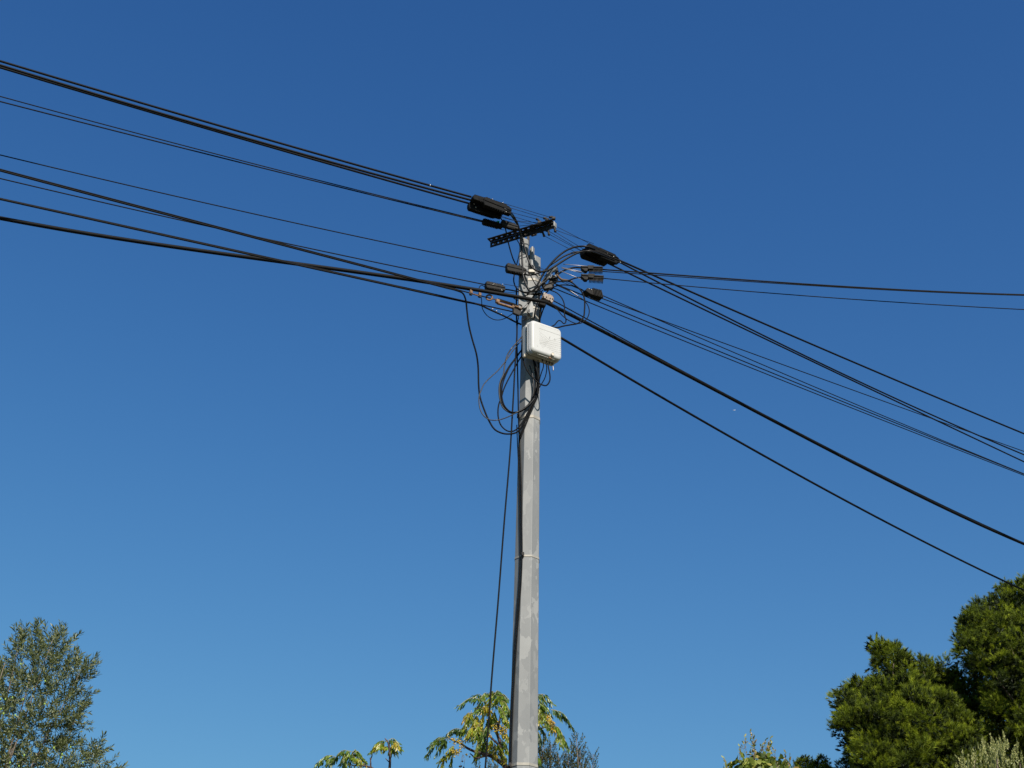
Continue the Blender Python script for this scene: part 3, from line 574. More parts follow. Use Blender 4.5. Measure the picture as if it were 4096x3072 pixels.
clamp(VR3(2324, 1110), VR3(2414, 1116), .058, .035, 'lower one of the two comb edged clamps right of the pole', 'comb', 'plastic_grey', wm='wire_pale',
      wires=[[VR3(2332, 1120), atY(2239, 1082, PY - .15)], [VR3(2328, 1092), atY(2246, 1072, PY - .15)]])
clamp(VR7(2330, 1165), VR7(2406, 1184), .058, .04, 'dark barrel shaped clamp with six thick ribs below the comb edged pair', 'barrel', 'plastic_grey',
      wires=[[VR7(2332, 1163), atY(2270, 1137, PY - .13), atY(2215, 1115, PY - .13)], [VR7(2332, 1159), atY(2272, 1132, PY - .14), atY(2216, 1104, PY - .13)]], screws=((-.45, .55), (-.2, .5)))
# brown cast suspension clamp and black saddle under it
bcx = atY(2189, 1195, PY - .13)
T = thing('suspension_clamp', bcx, 'brown cast metal clamp with dark bolt holes at the right edge of the pole', 'clamp')
a = Vector((.93, .25, -.2)).normalized(); u = Vector((.2, 0, .97)).normalized(); s = a.cross(u).normalized()
if s.y > 0: s = -s
u = s.cross(a).normalized(); u = u if u.z > 0 else -u
MB().prism([(-.042, -.02), (-.04, .008), (-.026, .028), (-.002, .026), (0, .022), (.008, .03), (.03, .024), (.043, .008), (.043, -.03), (.034, -.036), (.02, -.022), (0, -.03), (-.02, -.018)], bcx, a, u, s, .05, .005).build('body', M['brown'], T)
for x, y in ((-.033, -.01), (-.013, -.006), (.016, -.006), (.033, -.004)): MB().ball(bcx + a * x + u * y + s * .026, .0055, sc=(.8, .6, 1.3)).build('bolt_hole', M['dark_metal'], T)
MB().box(bcx + a * .001 + s * .027, a, u, s, .003, .024, .003, .001).build('seam', M['brown'], T)
MB().box(bcx - a * .03 + u * .03, a, u, s, .008, .01, .008, .002).build('bolt', M['galv'], T)
sc_ = atY(2168, 1218, PY - .15)
T = thing('cable_saddle', sc_, 'black plastic saddle under the thick cable where it passes the pole', 'clamp')
MB().box(sc_, a, u, s, .026, .018, .02, .005).build('body', M['plastic'], T)
MB().box(sc_ + u * .012 + a * .006 + s * .012, a, u, s, .022, .007, .012, .003).build('jaw', M['plastic'], T)
MB().tube(path([(2164, 1226, .14), (2161, 1250, .12), (2158, 1282, .10)]), .008, 8).build('strap', M['dark_metal'], T)
# brown taped joint
tj = cable([(2226, 1098, .14), (2245, 1118), (2268, 1122, .13), (2290, 1128)], .018, 'brown taped cable sleeve sloping away right of the pole bracket', None, 'brown_tape', 'cable_sleeve', 'cable sleeve')
# rusty turnbuckle
tb = VG; tc_ = tb(1990, 1205)
T = thing('turnbuckle', tc_, 'rusty turnbuckle with a ring eye left of the pole, holding a carrier wire', 'turnbuckle')
ta = (tb(2080, 1232) - tb(1880, 1170)).normalized(); a, u, s = frame(tb(1880, 1170), tb(2080, 1232))
MB().tube([tb(1876, 1171), tb(1900, 1178), tb(1922, 1186)], .0055, 6).build('clip_plate', M['rust'], T)
for x, y in ((1884, 1169), (1919, 1178)):
    p = tb(x, y); q = MB(); q.box(p, a, u, s, .010, .012, .010, .003); q.box(p + u * .012 - a * .004, a, u, s, .004, .008, .006, .002); q.build('wire_grip', M['rust'], T)
    MB().box(p - u * .019, a, u, s, .010, .005, .009, .002).build('grip_nut', M['dark_metal'], T)
ring_c = tb(1957, 1190)
MB().torus(ring_c, (a * .8 + s * .35).normalized(), u, .021, .0062, 24, 10).build('ring_eye', M['rust'], T)
MB().tube([tb(1967, 1193), tb(1978, 1197), tb(1992, 1203)], [.005, .004, .006], 8).build('shank', M['rust'], T)
q = MB(); A = tb(1990, 1205); B = tb(2058, 1227); c = (A + B) / 2; Lh = (B - A).length / 2
q.box(c + u * .0145, a, u, s, Lh, .006, .011, .002); q.box(c - u * .0145, a, u, s, Lh, .006, .011, .002)
q.box(c - a * Lh, a, u, s, .014, .016, .012, .004); q.box(c + a * Lh, a, u, s, .022, .017, .013, .004); q.build('body', M['rust'], T)
MB().prism([(-.03, .012), (.03, .02), (.034, -.02), (.02, -.045), (-.028, -.04)], tb(2066, 1240), a, u, s, .022, .004).build('jaw', M['dark_metal'], T)
hk = tb(2080, 1226, .02); MB().torus(hk, a, u, .014, .0055, 20, 8, -2.4, 3.2).build('hook', M['brown'], T)
MB().tube([tb(2060, 1224, .02), tb(2072, 1228, .02), tb(2086, 1237, .02)], .005, 8).build('hook_shank', M['rust'], T)

# ------------------------------------------------------------------ jumpers between the left and right clamps, drawn in front of the pole
GJ = 'jumper cables between the clamps'
cable([VB(2012, 832, .05), VB(2037, 848, .05), (2053, 863, .30), (2068, 890, .26), (2077, 917, .23), (2088, 950, .2), (2097, 986, .19), (2109, 1028, .18), (2126, 1066, .18), (2143, 1081, .18), (2165, 1087, .18), (2188, 1083, .18), (2212, 1070), (2232, 1057), (2268, 1034), (2305, 1014), (2332, 1006), VR5(2359, 1005, .055), VR5(2395, 1016, .055), VR5(2440, 1035, .05)], .0145, 'thick jumper sagging in one shallow curve across the pole top between clamp stacks', GJ, 'cable_gloss')
cable([VB(2025, 845, .02), (2050, 868, .27), (2070, 900, .22), (2080, 930, .19), (2084, 965, .17), (2087, 1010, .16), (2089, 1050, .16), (2092, 1098, .15), (2098, 1122), (2108, 1146), (2123, 1166, .15), (2138, 1157), (2152, 1135), (2169, 1103), (2186, 1077), (2212, 1046, .18), (2232, 1026), (2260, 1005), (2287, 992), (2314, 986), VR4(2346, 986, .02), VR4(2380, 997, .02)], .014, 'thick jumper cable dropping straight down the post and rising again in a deep U', GJ, 'cable_gloss')
cable([(1997, 866, .36), (2010, 883, .33), (2020, 908, .30), (2026, 935, .25), (2032, 965, .2), (2041, 1000), (2052, 1035, .15), (2062, 1060, .08), (2060, 1085, .06), (2056, 1105, .07), (2055, 1125), (2063, 1148, .10), (2082, 1164, .13), (2110, 1170, .15), (2140, 1165, .15), (2170, 1152), (2187, 1138), (2232, 1137 - 10), (2268, 1124), (2299, 1113), VR3(2326, 1109), VR3(2350, 1112)], .0085, 'thin jumper cable looping left of the pole and passing behind the grooved clamp', GJ)
cable([VC(2060, 935 - 5, 0), (2068, 960, .12), (2077, 975, .10), (2080, 993, .09), (2075, 1025, .09), (2066, 1060, .08)], .006, 'short thin wire bowing beside the post under the crossarm', GJ)
cable([(2090, 1094, .15), (2110, 1100, .15), (2130, 1099), (2155, 1092), (2178, 1082), (2200, 1062), (2225, 1045), (2251, 1028), (2280, 1015), (2305, 1008), VR6(2328, 1008, .03)], .0125, 'middle jumper rising from behind the grooved clamp to the right clamp stack', GJ, 'cable_gloss')
cable([(2103, 1081, .17), (2118, 1095, .17), (2132, 1120), (2148, 1148), (2168, 1170, .15)], .0065, 'thin black wire slanting down right across the pole from the grooved clamp', GJ)
cable([(2130, 1168, .13), (2148, 1150, .14), (2175, 1128, .13), (2212, 1106, .13), (2232, 1097), (2250, 1085), (2276, 1075), (2301, 1070), VR1(2326, 1071), VR1(2360, 1074)], .0125, 'jumper cable arching up from the pole to the upper comb edged clamp', GJ, 'cable_gloss')
cable([(2095, 1185, .11), (2120, 1176, .12), (2150, 1174, .12), (2184, 1171, .12), (2199, 1156, .13), (2220, 1146), (2244, 1140), (2275, 1141), (2305, 1148), VR7(2334, 1163, .01), VR7(2360, 1172, .01)], .0078, 'thin jumper cable humping up from the brown clamp to the ribbed barrel clamp', GJ)
cable([(2075, 1150, .08), (2090, 1164, .09), (2120, 1176, .1), (2165, 1180, .11), (2182, 1176, .12)], .0085, 'black jumper lying across the pole into the brown cast clamp', GJ)
cable([(2018, 1157, .05), (2040, 1160, .07), (2070, 1166, .09), (2110, 1175, .10), (2172, 1180, .12)], .009, 'black jumper from the short clamp above the turnbuckle across the pole', GJ)
cable([(2055, 1193, .05), (2075, 1203, .06), (2090, 1218, .07)], .008, 'short worn cable stub disappearing behind the left edge of the pole', GJ, 'cable_worn')
cable([(2184, 1111, .10), (2160, 1145, .1), (2120, 1205, .1), (2092, 1234, .12), (2075, 1240, .12)], .0105, 'black cable crossing the pole steeply down left to the turnbuckle hook', GJ)
cable([(2170, 1160, .07), (2152, 1200, .08), (2142, 1245, .085), (2133, 1290, .09)], .007, 'thin cable going down the pole face into the top of the white box', GJ)
cable([(2180, 1220, .08), (2170, 1245, .09), (2162, 1270), (2152, 1300)], .0085, 'second cable going down into the top of the white box at the pole edge', GJ)
# loops hanging right of the pole
GQ = 'cable loops right of the pole'
cable([(2200, 1160, .1), (2228, 1172), (2247, 1192), (2256, 1212), (2258, 1230), (2257, 1248), (2260, 1267), (2264, 1279), (2261, 1292), (2254, 1294), (2245, 1285), (2236, 1282), (2228, 1288), (2219, 1299), (2206, 1306, .12)], .0075, 'thin cable right of the pole with a small kink above the white box', GQ)
cable([(2265, 1121, .12), (2290, 1132), (2303, 1143), (2317, 1155), (2330, 1172), (2337, 1192), (2339, 1217), (2338, 1240), (2335, 1266), (2324, 1283), (2310, 1294), (2283, 1299), (2250, 1305), (2228, 1311), (2212, 1309, .12)], .0095, 'thicker cable loop right of the pole curling back behind the white box top', GQ)
cable([(2218, 1227, .12), (2232, 1241), (2250, 1263), (2274, 1281), (2301, 1293), (2323, 1293), (2344, 1279), (2355, 1259), (2357, 1241), (2351, 1221), (2337, 1203), (2323, 1192), (2283, 1167), (2257, 1154), (2225, 1140, .12)], .0062, 'wide thin cable loop furthest right of the pole', GQ)
cable([(2280, 1163, .12), (2300, 1176), (2324, 1193, .12)], .006, 'short bare steel rod slanting between the loops right of the pole', GQ, 'wire_pale', 'steel_rod', 'rod')
# loops hanging left of and below the box
GO = 'slack cable loops hung on the pole below the box'
cable([(2096, 1352, .02), (2079, 1369, .06), (2044, 1413), (2022, 1445), (1990, 1484), (1970, 1502), (1938, 1534), (1925, 1560), (1916, 1588), (1920, 1635, .12), (1935, 1663), (1959, 1679), (1992, 1680), (2031, 1668), (2070, 1648), (2098, 1633), (2129, 1605), (2148, 1570), (2153, 1535), (2151, 1490), (2141, 1450, .10)], .0068, 'thin worn cable swinging furthest left with pale patches before curving under', GO, 'cable_worn')
cable([(2094, 1340, .02), (2068, 1369, .06), (2033, 1413), (2020, 1454), (2014, 1497), (2001, 1526), (1996, 1560), (2001, 1603), (2011, 1629), (2027, 1644), (2048, 1653), (2070, 1648), (2100, 1631), (2122, 1607), (2132, 1577), (2135, 1548), (2130, 1500), (2118, 1462, .10)], .0085, 'worn dark cable loop with its kink near the pale patch left of the pole', GO, 'cable_worn')
cable([(2098, 1388, .02), (2078, 1411, .06), (2059, 1437), (2035, 1469), (2020, 1497), (2006, 1528), (2001, 1565), (2003, 1595), (2011, 1622), (2032, 1644), (2057, 1651), (2083, 1645), (2107, 1629), (2132, 1600), (2146, 1560), (2150, 1520), (2144, 1480), (2136, 1446, .10)], .0105, 'heavier black cable loop, innermost of the coil left of the pole', GO)
cable([(2100, 1386, .02), (2080, 1410, .06), (2063, 1434), (2040, 1466), (2026, 1494), (2013, 1528), (2007, 1566), (2010, 1600), (2020, 1626), (2045, 1648), (2075, 1646), (2103, 1628), (2126, 1600), (2139, 1564), (2143, 1520), (2138, 1470, .11)], .0078, 'thin inner cable following the heavier loop of the coil', GO)
cable([(2096, 1412, .02), (2078, 1437, .06), (2059, 1471), (2029, 1526), (2014, 1560), (2005, 1592), (1996, 1615), (1992, 1640), (1994, 1674), (2005, 1703), (2028, 1723), (2048, 1726), (2068, 1716), (2085, 1696), (2105, 1661), (2128, 1618), (2144, 1580), (2149, 1540), (2146, 1490, .10)], .0085, 'black cable loop hanging lower than the coil, second lowest of the loops', GO)
cable([(2093, 1350, .13), (2087, 1395, .14), (2094, 1445, .16), (2111, 1486, .18), (2139, 1519), (2165, 1538), (2185, 1542), (2198, 1526), (2200, 1504), (2194, 1471), (2191, 1452, .2)], .0085, 'black cable looping across the pole front and back up into the box', GO)
cable([(2173, 1449, .2), (2174, 1465), (2165, 1493), (2158, 1519), (2156, 1550, .13)], .0065, 'thin wire dropping from the box bottom behind the pole edge', GO)
cable([(2183, 1451, .2), (2187, 1471), (2181, 1508), (2165, 1538), (2152, 1560, .13), (2145, 1592, .12), (2120, 1640, .11), (2096, 1700, .1), (2079, 1745, .1)], .006, 'thin wire from the box bottom joining the loops low on the pole', GO)
cable([(2212, 1465, .2), (2213, 1474), (2213, 1483, .2)], .006, 'short pinkish wire end hanging from the underside of the white box', GO, 'wire_pale', 'wire_end', 'wire')
cable([(2133, 1440, .13), (2142, 1475), (2151, 1510), (2154, 1560), (2147, 1592), (2130, 1630), (2110, 1680), (2092, 1725), (2081, 1755, .1)], .0095, 'black cable from the box bottom following the bundle down to the pole edge', GO)
cable([(2152, 1442, .12), (2155, 1480), (2152, 1525), (2146, 1590), (2128, 1625, .11)], .007, 'short black wire beside the bundle under the box', GO)
cable([(1942, 1150, .2), VG(1925, 1141), VG(1917, 1150), VG(1916, 1168), VG(1925, 1190), (1927, 1214, .2), (1930, 1235, .16), (1947, 1261), (1973, 1277), (1995, 1280), (2019, 1274), (2038, 1263), (2053, 1253, .1)], .0052, 'very thin wire bowl hanging under the turnbuckle left of the pole', GO)
# runs down the pole
GD = 'cables running down beside the pole'
cable([(2066, 1150, .05), (2066, 1265, .05), (2068, 1330), (2063, 1420), (2059, 1480), (2055, 1560), (2049, 1665), (2041, 1800), (2016, 2100), (1993, 2400), (1968, 2700), (1941, 3072, .12), (1905, 3500, .15), (1880, 3900, .2)], .0095, 'black cable hanging free left of the pole down to the bottom edge', GD)
cable([(2074, 1260, .05), (2070, 1300), (2068, 1370), (2068, 1440), (2071, 1520), (2073, 1600), (2076, 1700, .06), (2079, 1770, .085)], .0055, 'thin black wire down the left edge of the pole behind the loops', GD)
def hug(px, py, dia, ex=0.0):
    q = atY(px, py, PY - .08); w = ap(q.z); dx = abs(q.x - PX); return (w if dx < .414 * w else w - (dx - .414 * w)) + dia / 2 + .0025 + ex
dn = [(2068, 1380, .05), (2072, 1560, .06), (2075, 1700, .075), (2079, 1800, .088), (2085, 1950, .092), (2087, 2100, .094), (2088, 2218, .096), (2084, 2330, .098), (2075, 2450, .097), (2064, 2600, .093), (2055, 2750, .085), (2048, 2900, .08), (2043, 3072, .078), (2038, 3400, .085), (2034, 3800, .09)]
dn = [(x, y, d) if y < 1700 else (x, y, hug(x, y, .0085)) for x, y, d in dn]
cable(dn, .0085, 'black cable strapped down the front left face of the pole', GD)
cable([(x - 8, y, hug(x - 8, y, .006)) for x, y, d in dn[2:]], .006, 'second thinner wire beside the strapped cable on the pole left face', GD)

# ------------------------------------------------------------------ bird
bp_ = ray(2937, 1641) * 560 + EYE
T = thing('bird', bp_, 'tiny white bird gliding in open sky between the right hand cables', 'bird')
MB().ball(bp_, .16, sc=(1.9, .55, .5), n=10).build('body', M['bird'], T)
for sgn, dx, up in ((1, .22, .22), (-1, -.05, .07)):
    q = MB(); r = [(0, 0, 0), (.38 * sgn + dx * .2, .05, up * .6), (.62 * sgn, .1, up * 1.1)]
    for i in range(2):
        A, B = Vector(r[i]), Vector(r[i + 1]); wA, wB = (.11, .085)[i], (.085, .02)[i]
        q.loft([[bp_ + A + Vector((0, wA, -.01)), bp_ + A + Vector((0, -wA, -.01)), bp_ + A + Vector((0, -wA, .035)), bp_ + A + Vector((0, wA, .035))], [bp_ + B + Vector((0, wB, -.008)), bp_ + B + Vector((0, -wB, -.008)), bp_ + B + Vector((0, -wB, .02)), bp_ + B + Vector((0, wB, .02))]])
    q.build('wing', M['bird'], T)
MB().prism([(-.42, -.03), (-.28, -.05), (-.28, .05), (-.42, .03)], bp_, X, Z, Y, .16, 0).build('tail', M['bird_tip'], T)

# ------------------------------------------------------------------ foliage
def np_mesh(name, tv, tf, mats, pos, tint, tcol=None, m=None):
    """tv (k,3) template verts, tf list of faces (all same length), mats (N,3,3), pos (N,3), tint (N,), tcol (k,) added per vertex"""
    N_ = len(pos); k = len(tv); fl = len(tf[0])
    V = np.einsum('nij,kj->nki', mats, tv) + pos[:, None, :]
    Fi = (np.array(tf)[None, :, :] + (np.arange(N_) * k)[:, None, None]).reshape(-1, fl)
    me = bpy.data.meshes.new(name); me.vertices.add(N_ * k); me.vertices.foreach_set('co', V.reshape(-1))
    nf = len(Fi); me.loops.add(nf * fl); me.loops.foreach_set('vertex_index', Fi.reshape(-1).astype(np.int32))
    me.polygons.add(nf); me.polygons.foreach_set('loop_start', (np.arange(nf) * fl).astype(np.int32)); me.polygons.foreach_set('loop_total', np.full(nf, fl, np.int32))
    at = me.attributes.new('tint', 'FLOAT', 'POINT'); tt = np.repeat(tint, k)
    if tcol is not None: tt = tt + np.tile(tcol, N_)
    at.data.foreach_set('value', np.clip(tt, 0, 1).astype(np.float32))
    me.update(calc_edges=True)
    if m: me.materials.append(m)
    return me
def frames(dirs, r_, upref=None):
    """orthonormal matrices with +Z column = dir, random roll"""
    d = dirs / np.linalg.norm(dirs, axis=1, keepdims=True)
    h = r_.normal(size=d.shape); x = h - d * np.sum(h * d, 1, keepdims=True); x /= np.linalg.norm(x, axis=1, keepdims=True)
    y = np.cross(d, x); return np.stack([x, y, d], axis=2)
LEAF_V = np.array([(0, 0, 0), (.5, 0.06, .35), (.36, .04, .7), (0, 0, 1.0), (-.36, .04, .7), (-.5, .06, .35)]); LEAF_F = [(0, 1, 2, 3), (0, 3, 4, 5)]
NEED_V = np.array([(-.5, 0, 0), (.5, 0, 0), (0, 0, 1.0)]); NEED_F = [(0, 1, 2)]
def merge(parts, m):
    """join (me-list) into one mesh through bmesh-free numpy concatenation of pydata"""
    vs = []; fs = []; tn = []
    o = 0
    for me, Mx in parts:
        n = len(me.vertices); co = np.empty(n * 3, np.float32); me.vertices.foreach_get('co', co); co = co.reshape(-1, 3)
        A = np.array(Mx); co = co @ A[:3, :3].T + A[:3, 3]
        vs.append(co); t = np.zeros(n, np.float32)
        if 'tint' in me.attributes: me.attributes['tint'].data.foreach_get('value', t)
        tn.append(t); lv = np.empty(len(me.loops), np.int32); me.loops.foreach_get('vertex_index', lv); lt = np.empty(len(me.polygons), np.int32); me.polygons.foreach_get('loop_total', lt)
        fs.append((lv + o, lt)); o += n
    V = np.concatenate(vs); me = bpy.data.meshes.new('foliage'); me.vertices.add(len(V)); me.vertices.foreach_set('co', V.reshape(-1))
    lv = np.concatenate([f[0] for f in fs]); lt = np.concatenate([f[1] for f in fs]); me.loops.add(len(lv)); me.loops.foreach_set('vertex_index', lv)
    me.polygons.add(len(lt)); me.polygons.foreach_set('loop_total', lt); me.polygons.foreach_set('loop_start', np.concatenate([[0], np.cumsum(lt)[:-1]]).astype(np.int32))
    at = me.attributes.new('tint', 'FLOAT', 'POINT'); at.data.foreach_set('value', np.concatenate(tn)); me.update(calc_edges=True); me.materials.append(m); return me
def place(parent, protos, mats, vis_first, name, m, stuffname='foliage'):
    """first 300 as parts sharing mesh data, the rest joined"""
    for i, Mx in enumerate(vis_first[:300]):
        o = bpy.data.objects.new(name, protos[i % len(protos)]); COL.objects.link(o); o.parent = parent
        o.matrix_parent_inverse = Matrix.Translation(-parent.location); o.matrix_basis = Mx
    rest = vis_first[300:] + mats
    if rest:
        me = merge([(protos[i % len(protos)], Mx) for i, Mx in enumerate(rest)], m); o = link(stuffname, me, m, parent); o['kind'] = 'stuff'
def inpoly(x, y, P):
    c = False; n = len(P); j = n - 1
    for i in range(n):
        if (P[i][1] > y) != (P[j][1] > y) and x < (P[j][0] - P[i][0]) * (y - P[i][1]) / (P[j][1] - P[i][1]) + P[i][0]: c = not c
        j = i
    return c
def edist(x, y, P):
    d = 1e9; n = len(P)
    for i in range(n):
        ax_, ay_ = P[i]; bx, by = P[(i + 1) % n]; L2 = (bx - ax_) ** 2 + (by - ay_) ** 2
        t = max(0, min(1, ((x - ax_) * (bx - ax_) + (y - ay_) * (by - ay_)) / max(L2, 1e-9)))
        d = min(d, math.hypot(x - ax_ - t * (bx - ax_), y - ay_ - t * (by - ay_)))
    return d
def inframe(p):
    d = p - EYE; w = d.dot(F_); x = d.dot(R_) / w * FPX + 2048; y = 1536 - d.dot(U_) / w * FPX
    return -60 < x < 4156 and y < 3130
def mtx(pos, direc, sc, roll):
    q = direc.normalized().to_track_quat('Z', 'Y').to_matrix().to_4x4()
    return Matrix.Translation(pos) @ q @ Matrix.Rotation(roll, 4, 'Z') @ Matrix.Scale(sc, 4)
def limb(parent, pts, r0, r1, m, name='branch', n=8):
    P = catmull(pts, .25); k = len(P); return MB().tube(P, [r0 + (r1 - r0) * i / (k - 1) for i in range(k)], n).build(name, M[m], parent)

# --- olive tree (left foreground) -----------------------------------
def sprig(nl, L, ll, lw, m, seed, spread=.9, tw='twig', tips=1.0, curve=.15):
    r_ = np.random.default_rng(seed); t = np.linspace(.08, 1, nl)
    ax_ = np.stack([curve * L * t ** 2 * math.cos(seed), curve * L * t ** 2 * math.sin(seed), L * t], 1)
    ang = np.arange(nl) * 2.4 + r_.normal(size=nl) * .3; sp_ = spread * (1.15 - .6 * t) * r_.uniform(.7, 1.3, nl)
    d = np.stack([np.cos(ang) * np.sin(sp_), np.sin(ang) * np.sin(sp_), np.cos(sp_)], 1)
    Mx = frames(d, r_); sc = ll * r_.uniform(.7, 1.15, nl); A = Mx * sc[:, None, None]; A[:, :, 0] *= (lw / ll); A[:, :, 1] *= .6
    me = np_mesh('sprig', LEAF_V, LEAF_F, A, ax_, np.clip(r_.beta(2, 1.9, nl) * tips, 0, 1), None, M[m])
    # twig
    tb_ = MB().tube([(0, 0, 0), tuple(ax_[nl // 2]), tuple(ax_[-1])], [L * .011, L * .008, L * .004], 4)
    bm = bmesh.new(); bm.from_mesh(me); base = len(bm.verts); vv = [bm.verts.new(v) for v in tb_.v]; 
    lay = bm.verts.layers.float.get('tint')
    for v in vv: v[lay] = .35
    for f in tb_.f:
        try: q = bm.faces.new([vv[i] for i in f])
        except ValueError: continue
        q.material_index = 0
    bm.to_mesh(me); bm.free(); return me
def scatter(poly, n, Yc, thick, up=.6, out=.6, sc=(.8, 1.2), seed=1, dmax=160, gap=None, edge=0.0):
    """sprays through the crown's volume: thin towards the outline, thick in the middle"""
    r_ = random.Random(seed); xs = [p[0] for p in poly]; ys = [p[1] for p in poly]; cx = sum(xs) / len(xs); cy = sum(ys) / len(ys); C = atY(cx, cy, Yc); vis = []; hid = []
    k = 0; tries = 0
    while k < n and tries < n * 60:
        tries += 1; x = r_.uniform(min(xs), max(xs)); y = r_.uniform(min(ys), max(ys))
        if not inpoly(x, y, poly): continue
        if gap and gap(x, y): continue
        e = edist(x, y, poly); w = math.sqrt(min(1, e / dmax) + .02); yy = Yc + r_.uniform(-1, 1) * thick * w
        p = atY(x, y, yy) - Vector((0, 0, .05)); d = (p - C).normalized() * out + Vector((0, 0, up)) + Vector((r_.gauss(0, .3), r_.gauss(0, .3), r_.gauss(0, .2)))
        Mx = mtx(p, d, r_.uniform(*sc), r_.uniform(0, 6.28)); (vis if inframe(p) else hid).append((yy, Mx)); k += 1
    vis.sort(key=lambda q: q[0]); return [m_ for _, m_ in vis], [m_ for _, m_ in hid]
def zp(pts, x0, y0, s): return [(x0 + x / s, y0 + y / s) for x, y in pts]
OY = 12.5
olive_poly = zp([(0, 600), (60, 650), (115, 540), (190, 400), (205, 260), (260, 310), (310, 350), (360, 260), (400, 250), (440, 340), (540, 350), (600, 280), (640, 330), (680, 370), (690, 440), (650, 530), (720, 560), (800, 540), (850, 620), (900, 640), (930, 700), (930, 770), (800, 790), (740, 850), (830, 890), (880, 905), (770, 940), (760, 1010), (820, 1040), (800, 1120), (850, 1170), (830, 1220), (700, 1240), (620, 1290), (700, 1330), (860, 1340), (930, 1370), (980, 1430), (1010, 1500), (1100, 1540), (1160, 1590), (1130, 1680), (1250, 1850), (1200, 2200), (800, 2500), (-200, 2500), (-900, 2300), (-1300, 1900), (-1100, 1300), (-800, 800), (-500, 560), (-200, 560)], 0, 2400, 2.468)
ob = atY(-60, 3900, OY); ob.z = -.1
OT = thing('olive_tree', ob, 'grey green olive tree with a few green olives at the lower left corner', 'tree')
osp = [sprig(20, .14, .047, .0108, 'olive', 100 + i, 1.0) for i in range(7)]
vis, hid = scatter(olive_poly, 2550, OY, 1.0, up=.6, out=.5, seed=3, dmax=320)
place(OT, osp, hid, vis, 'leafy_twig', M['olive'])
kn = atY(-150, 3500, OY); kn.z = 2.6
limb(OT, [Vector((ob.x, ob.y, -.1)), Vector((ob.x + .1, ob.y, 1.2)), kn], .19, .12, 'bark', 'trunk', 10)
for tgt, r in (((60, 2960), .03), ((130, 2680), .02), ((210, 2560), .014), ((320, 2690), .012), ((90, 2510), .010), ((390, 3040), .018), ((300, 2880), .012), ((-300, 2800), .03), ((-600, 2900), .03), ((-100, 2600), .02), ((200, 2900), .02), ((20, 2650), .012)):
    e = atY(*tgt, OY + random.uniform(-.35, .1)); mid = kn.lerp(e, .5) + Vector((random.uniform(-.1, .1), random.uniform(-.2, .2), -.12)); limb(OT, [kn, mid, e], r * 1.3, .003, 'bark')
o_me = MB().ball((0, 0, 0), .0082, sc=(.85, .85, 1.25), n=10, m=8).mesh('olive_fruit'); o_me.materials.append(M['olive_fruit'])
for x, y in [(445, 800), (122, 963), (53, 980), (229, 980), (441, 1026), (10, 1076), (35, 1122), (150, 1138), (697, 1453), (613, 1523), (602, 1556), (239, 1533), (98, 1607), (818, 1605), (532, 1460), (187, 1640), (5, 978), (205, 632)]:
    o = link('olive_fruit', o_me, None, OT); o.matrix_basis = Matrix.Translation(atY(x / 2.468, 2400 + y / 2.468, OY - 1.05)) @ Matrix.Scale(random.uniform(.85, 1.1), 4)
cg_ = (1,)
# --- pines (right) --------------------------------------------------
def tuft_clump(seed, R=.23, nt=9, nn=48, wd=.0062, br=0.0, ln=(.07, .105)):
    """a spray of twig ends, each carrying a compact brush of needles, with gaps between the brushes"""
    r_ = np.random.default_rng(seed); D = []; P = []; Tn = []; S = []; dirs = []
    while len(dirs) < nt:
        d = r_.normal(size=3); d[2] = abs(d[2]) * .8 + .1; d /= np.linalg.norm(d)
        if all(np.dot(d, q) < .8 for q in dirs) or r_.random() < .04: dirs.append(d)
    for d in dirs:
        rad = R * r_.uniform(.45, 1.0); c = d * rad; dd = d * .7 + np.array([0, 0, .6]); dd /= np.linalg.norm(dd); tb0 = r_.normal() * .10
        for q in range(nn):
            u_ = r_.uniform(0, 1); v = dd * r_.uniform(.6, 1.2) + r_.normal(size=3) * .42; D.append(v); P.append(c - dd * .09 * (1 - u_)); S.append(r_.uniform(*ln)); Tn.append(.27 + br + tb0 + .50 * (rad / R) * (.35 + .65 * d[2]) * (.4 + .6 * u_) + r_.normal() * .05)  # up-facing outer brushes tinted lighter: young growth plus painted sun
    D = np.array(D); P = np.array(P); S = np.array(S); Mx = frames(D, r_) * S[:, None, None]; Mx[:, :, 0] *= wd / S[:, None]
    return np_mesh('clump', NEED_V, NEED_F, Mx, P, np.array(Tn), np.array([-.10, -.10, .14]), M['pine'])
pcl = [tuft_clump(200 + i, br=(-.12, .02, .16, .28, -.04, .10, .22, -.16)[i]) for i in range(8)]  # offset per clump paints some as sunlit, others as shaded
pin = [tuft_clump(240 + i, .3, 9, 9, .04, -.45, (.08, .13)) for i in range(3)]  # old inner needles, also tinted near black to stand for crown shade
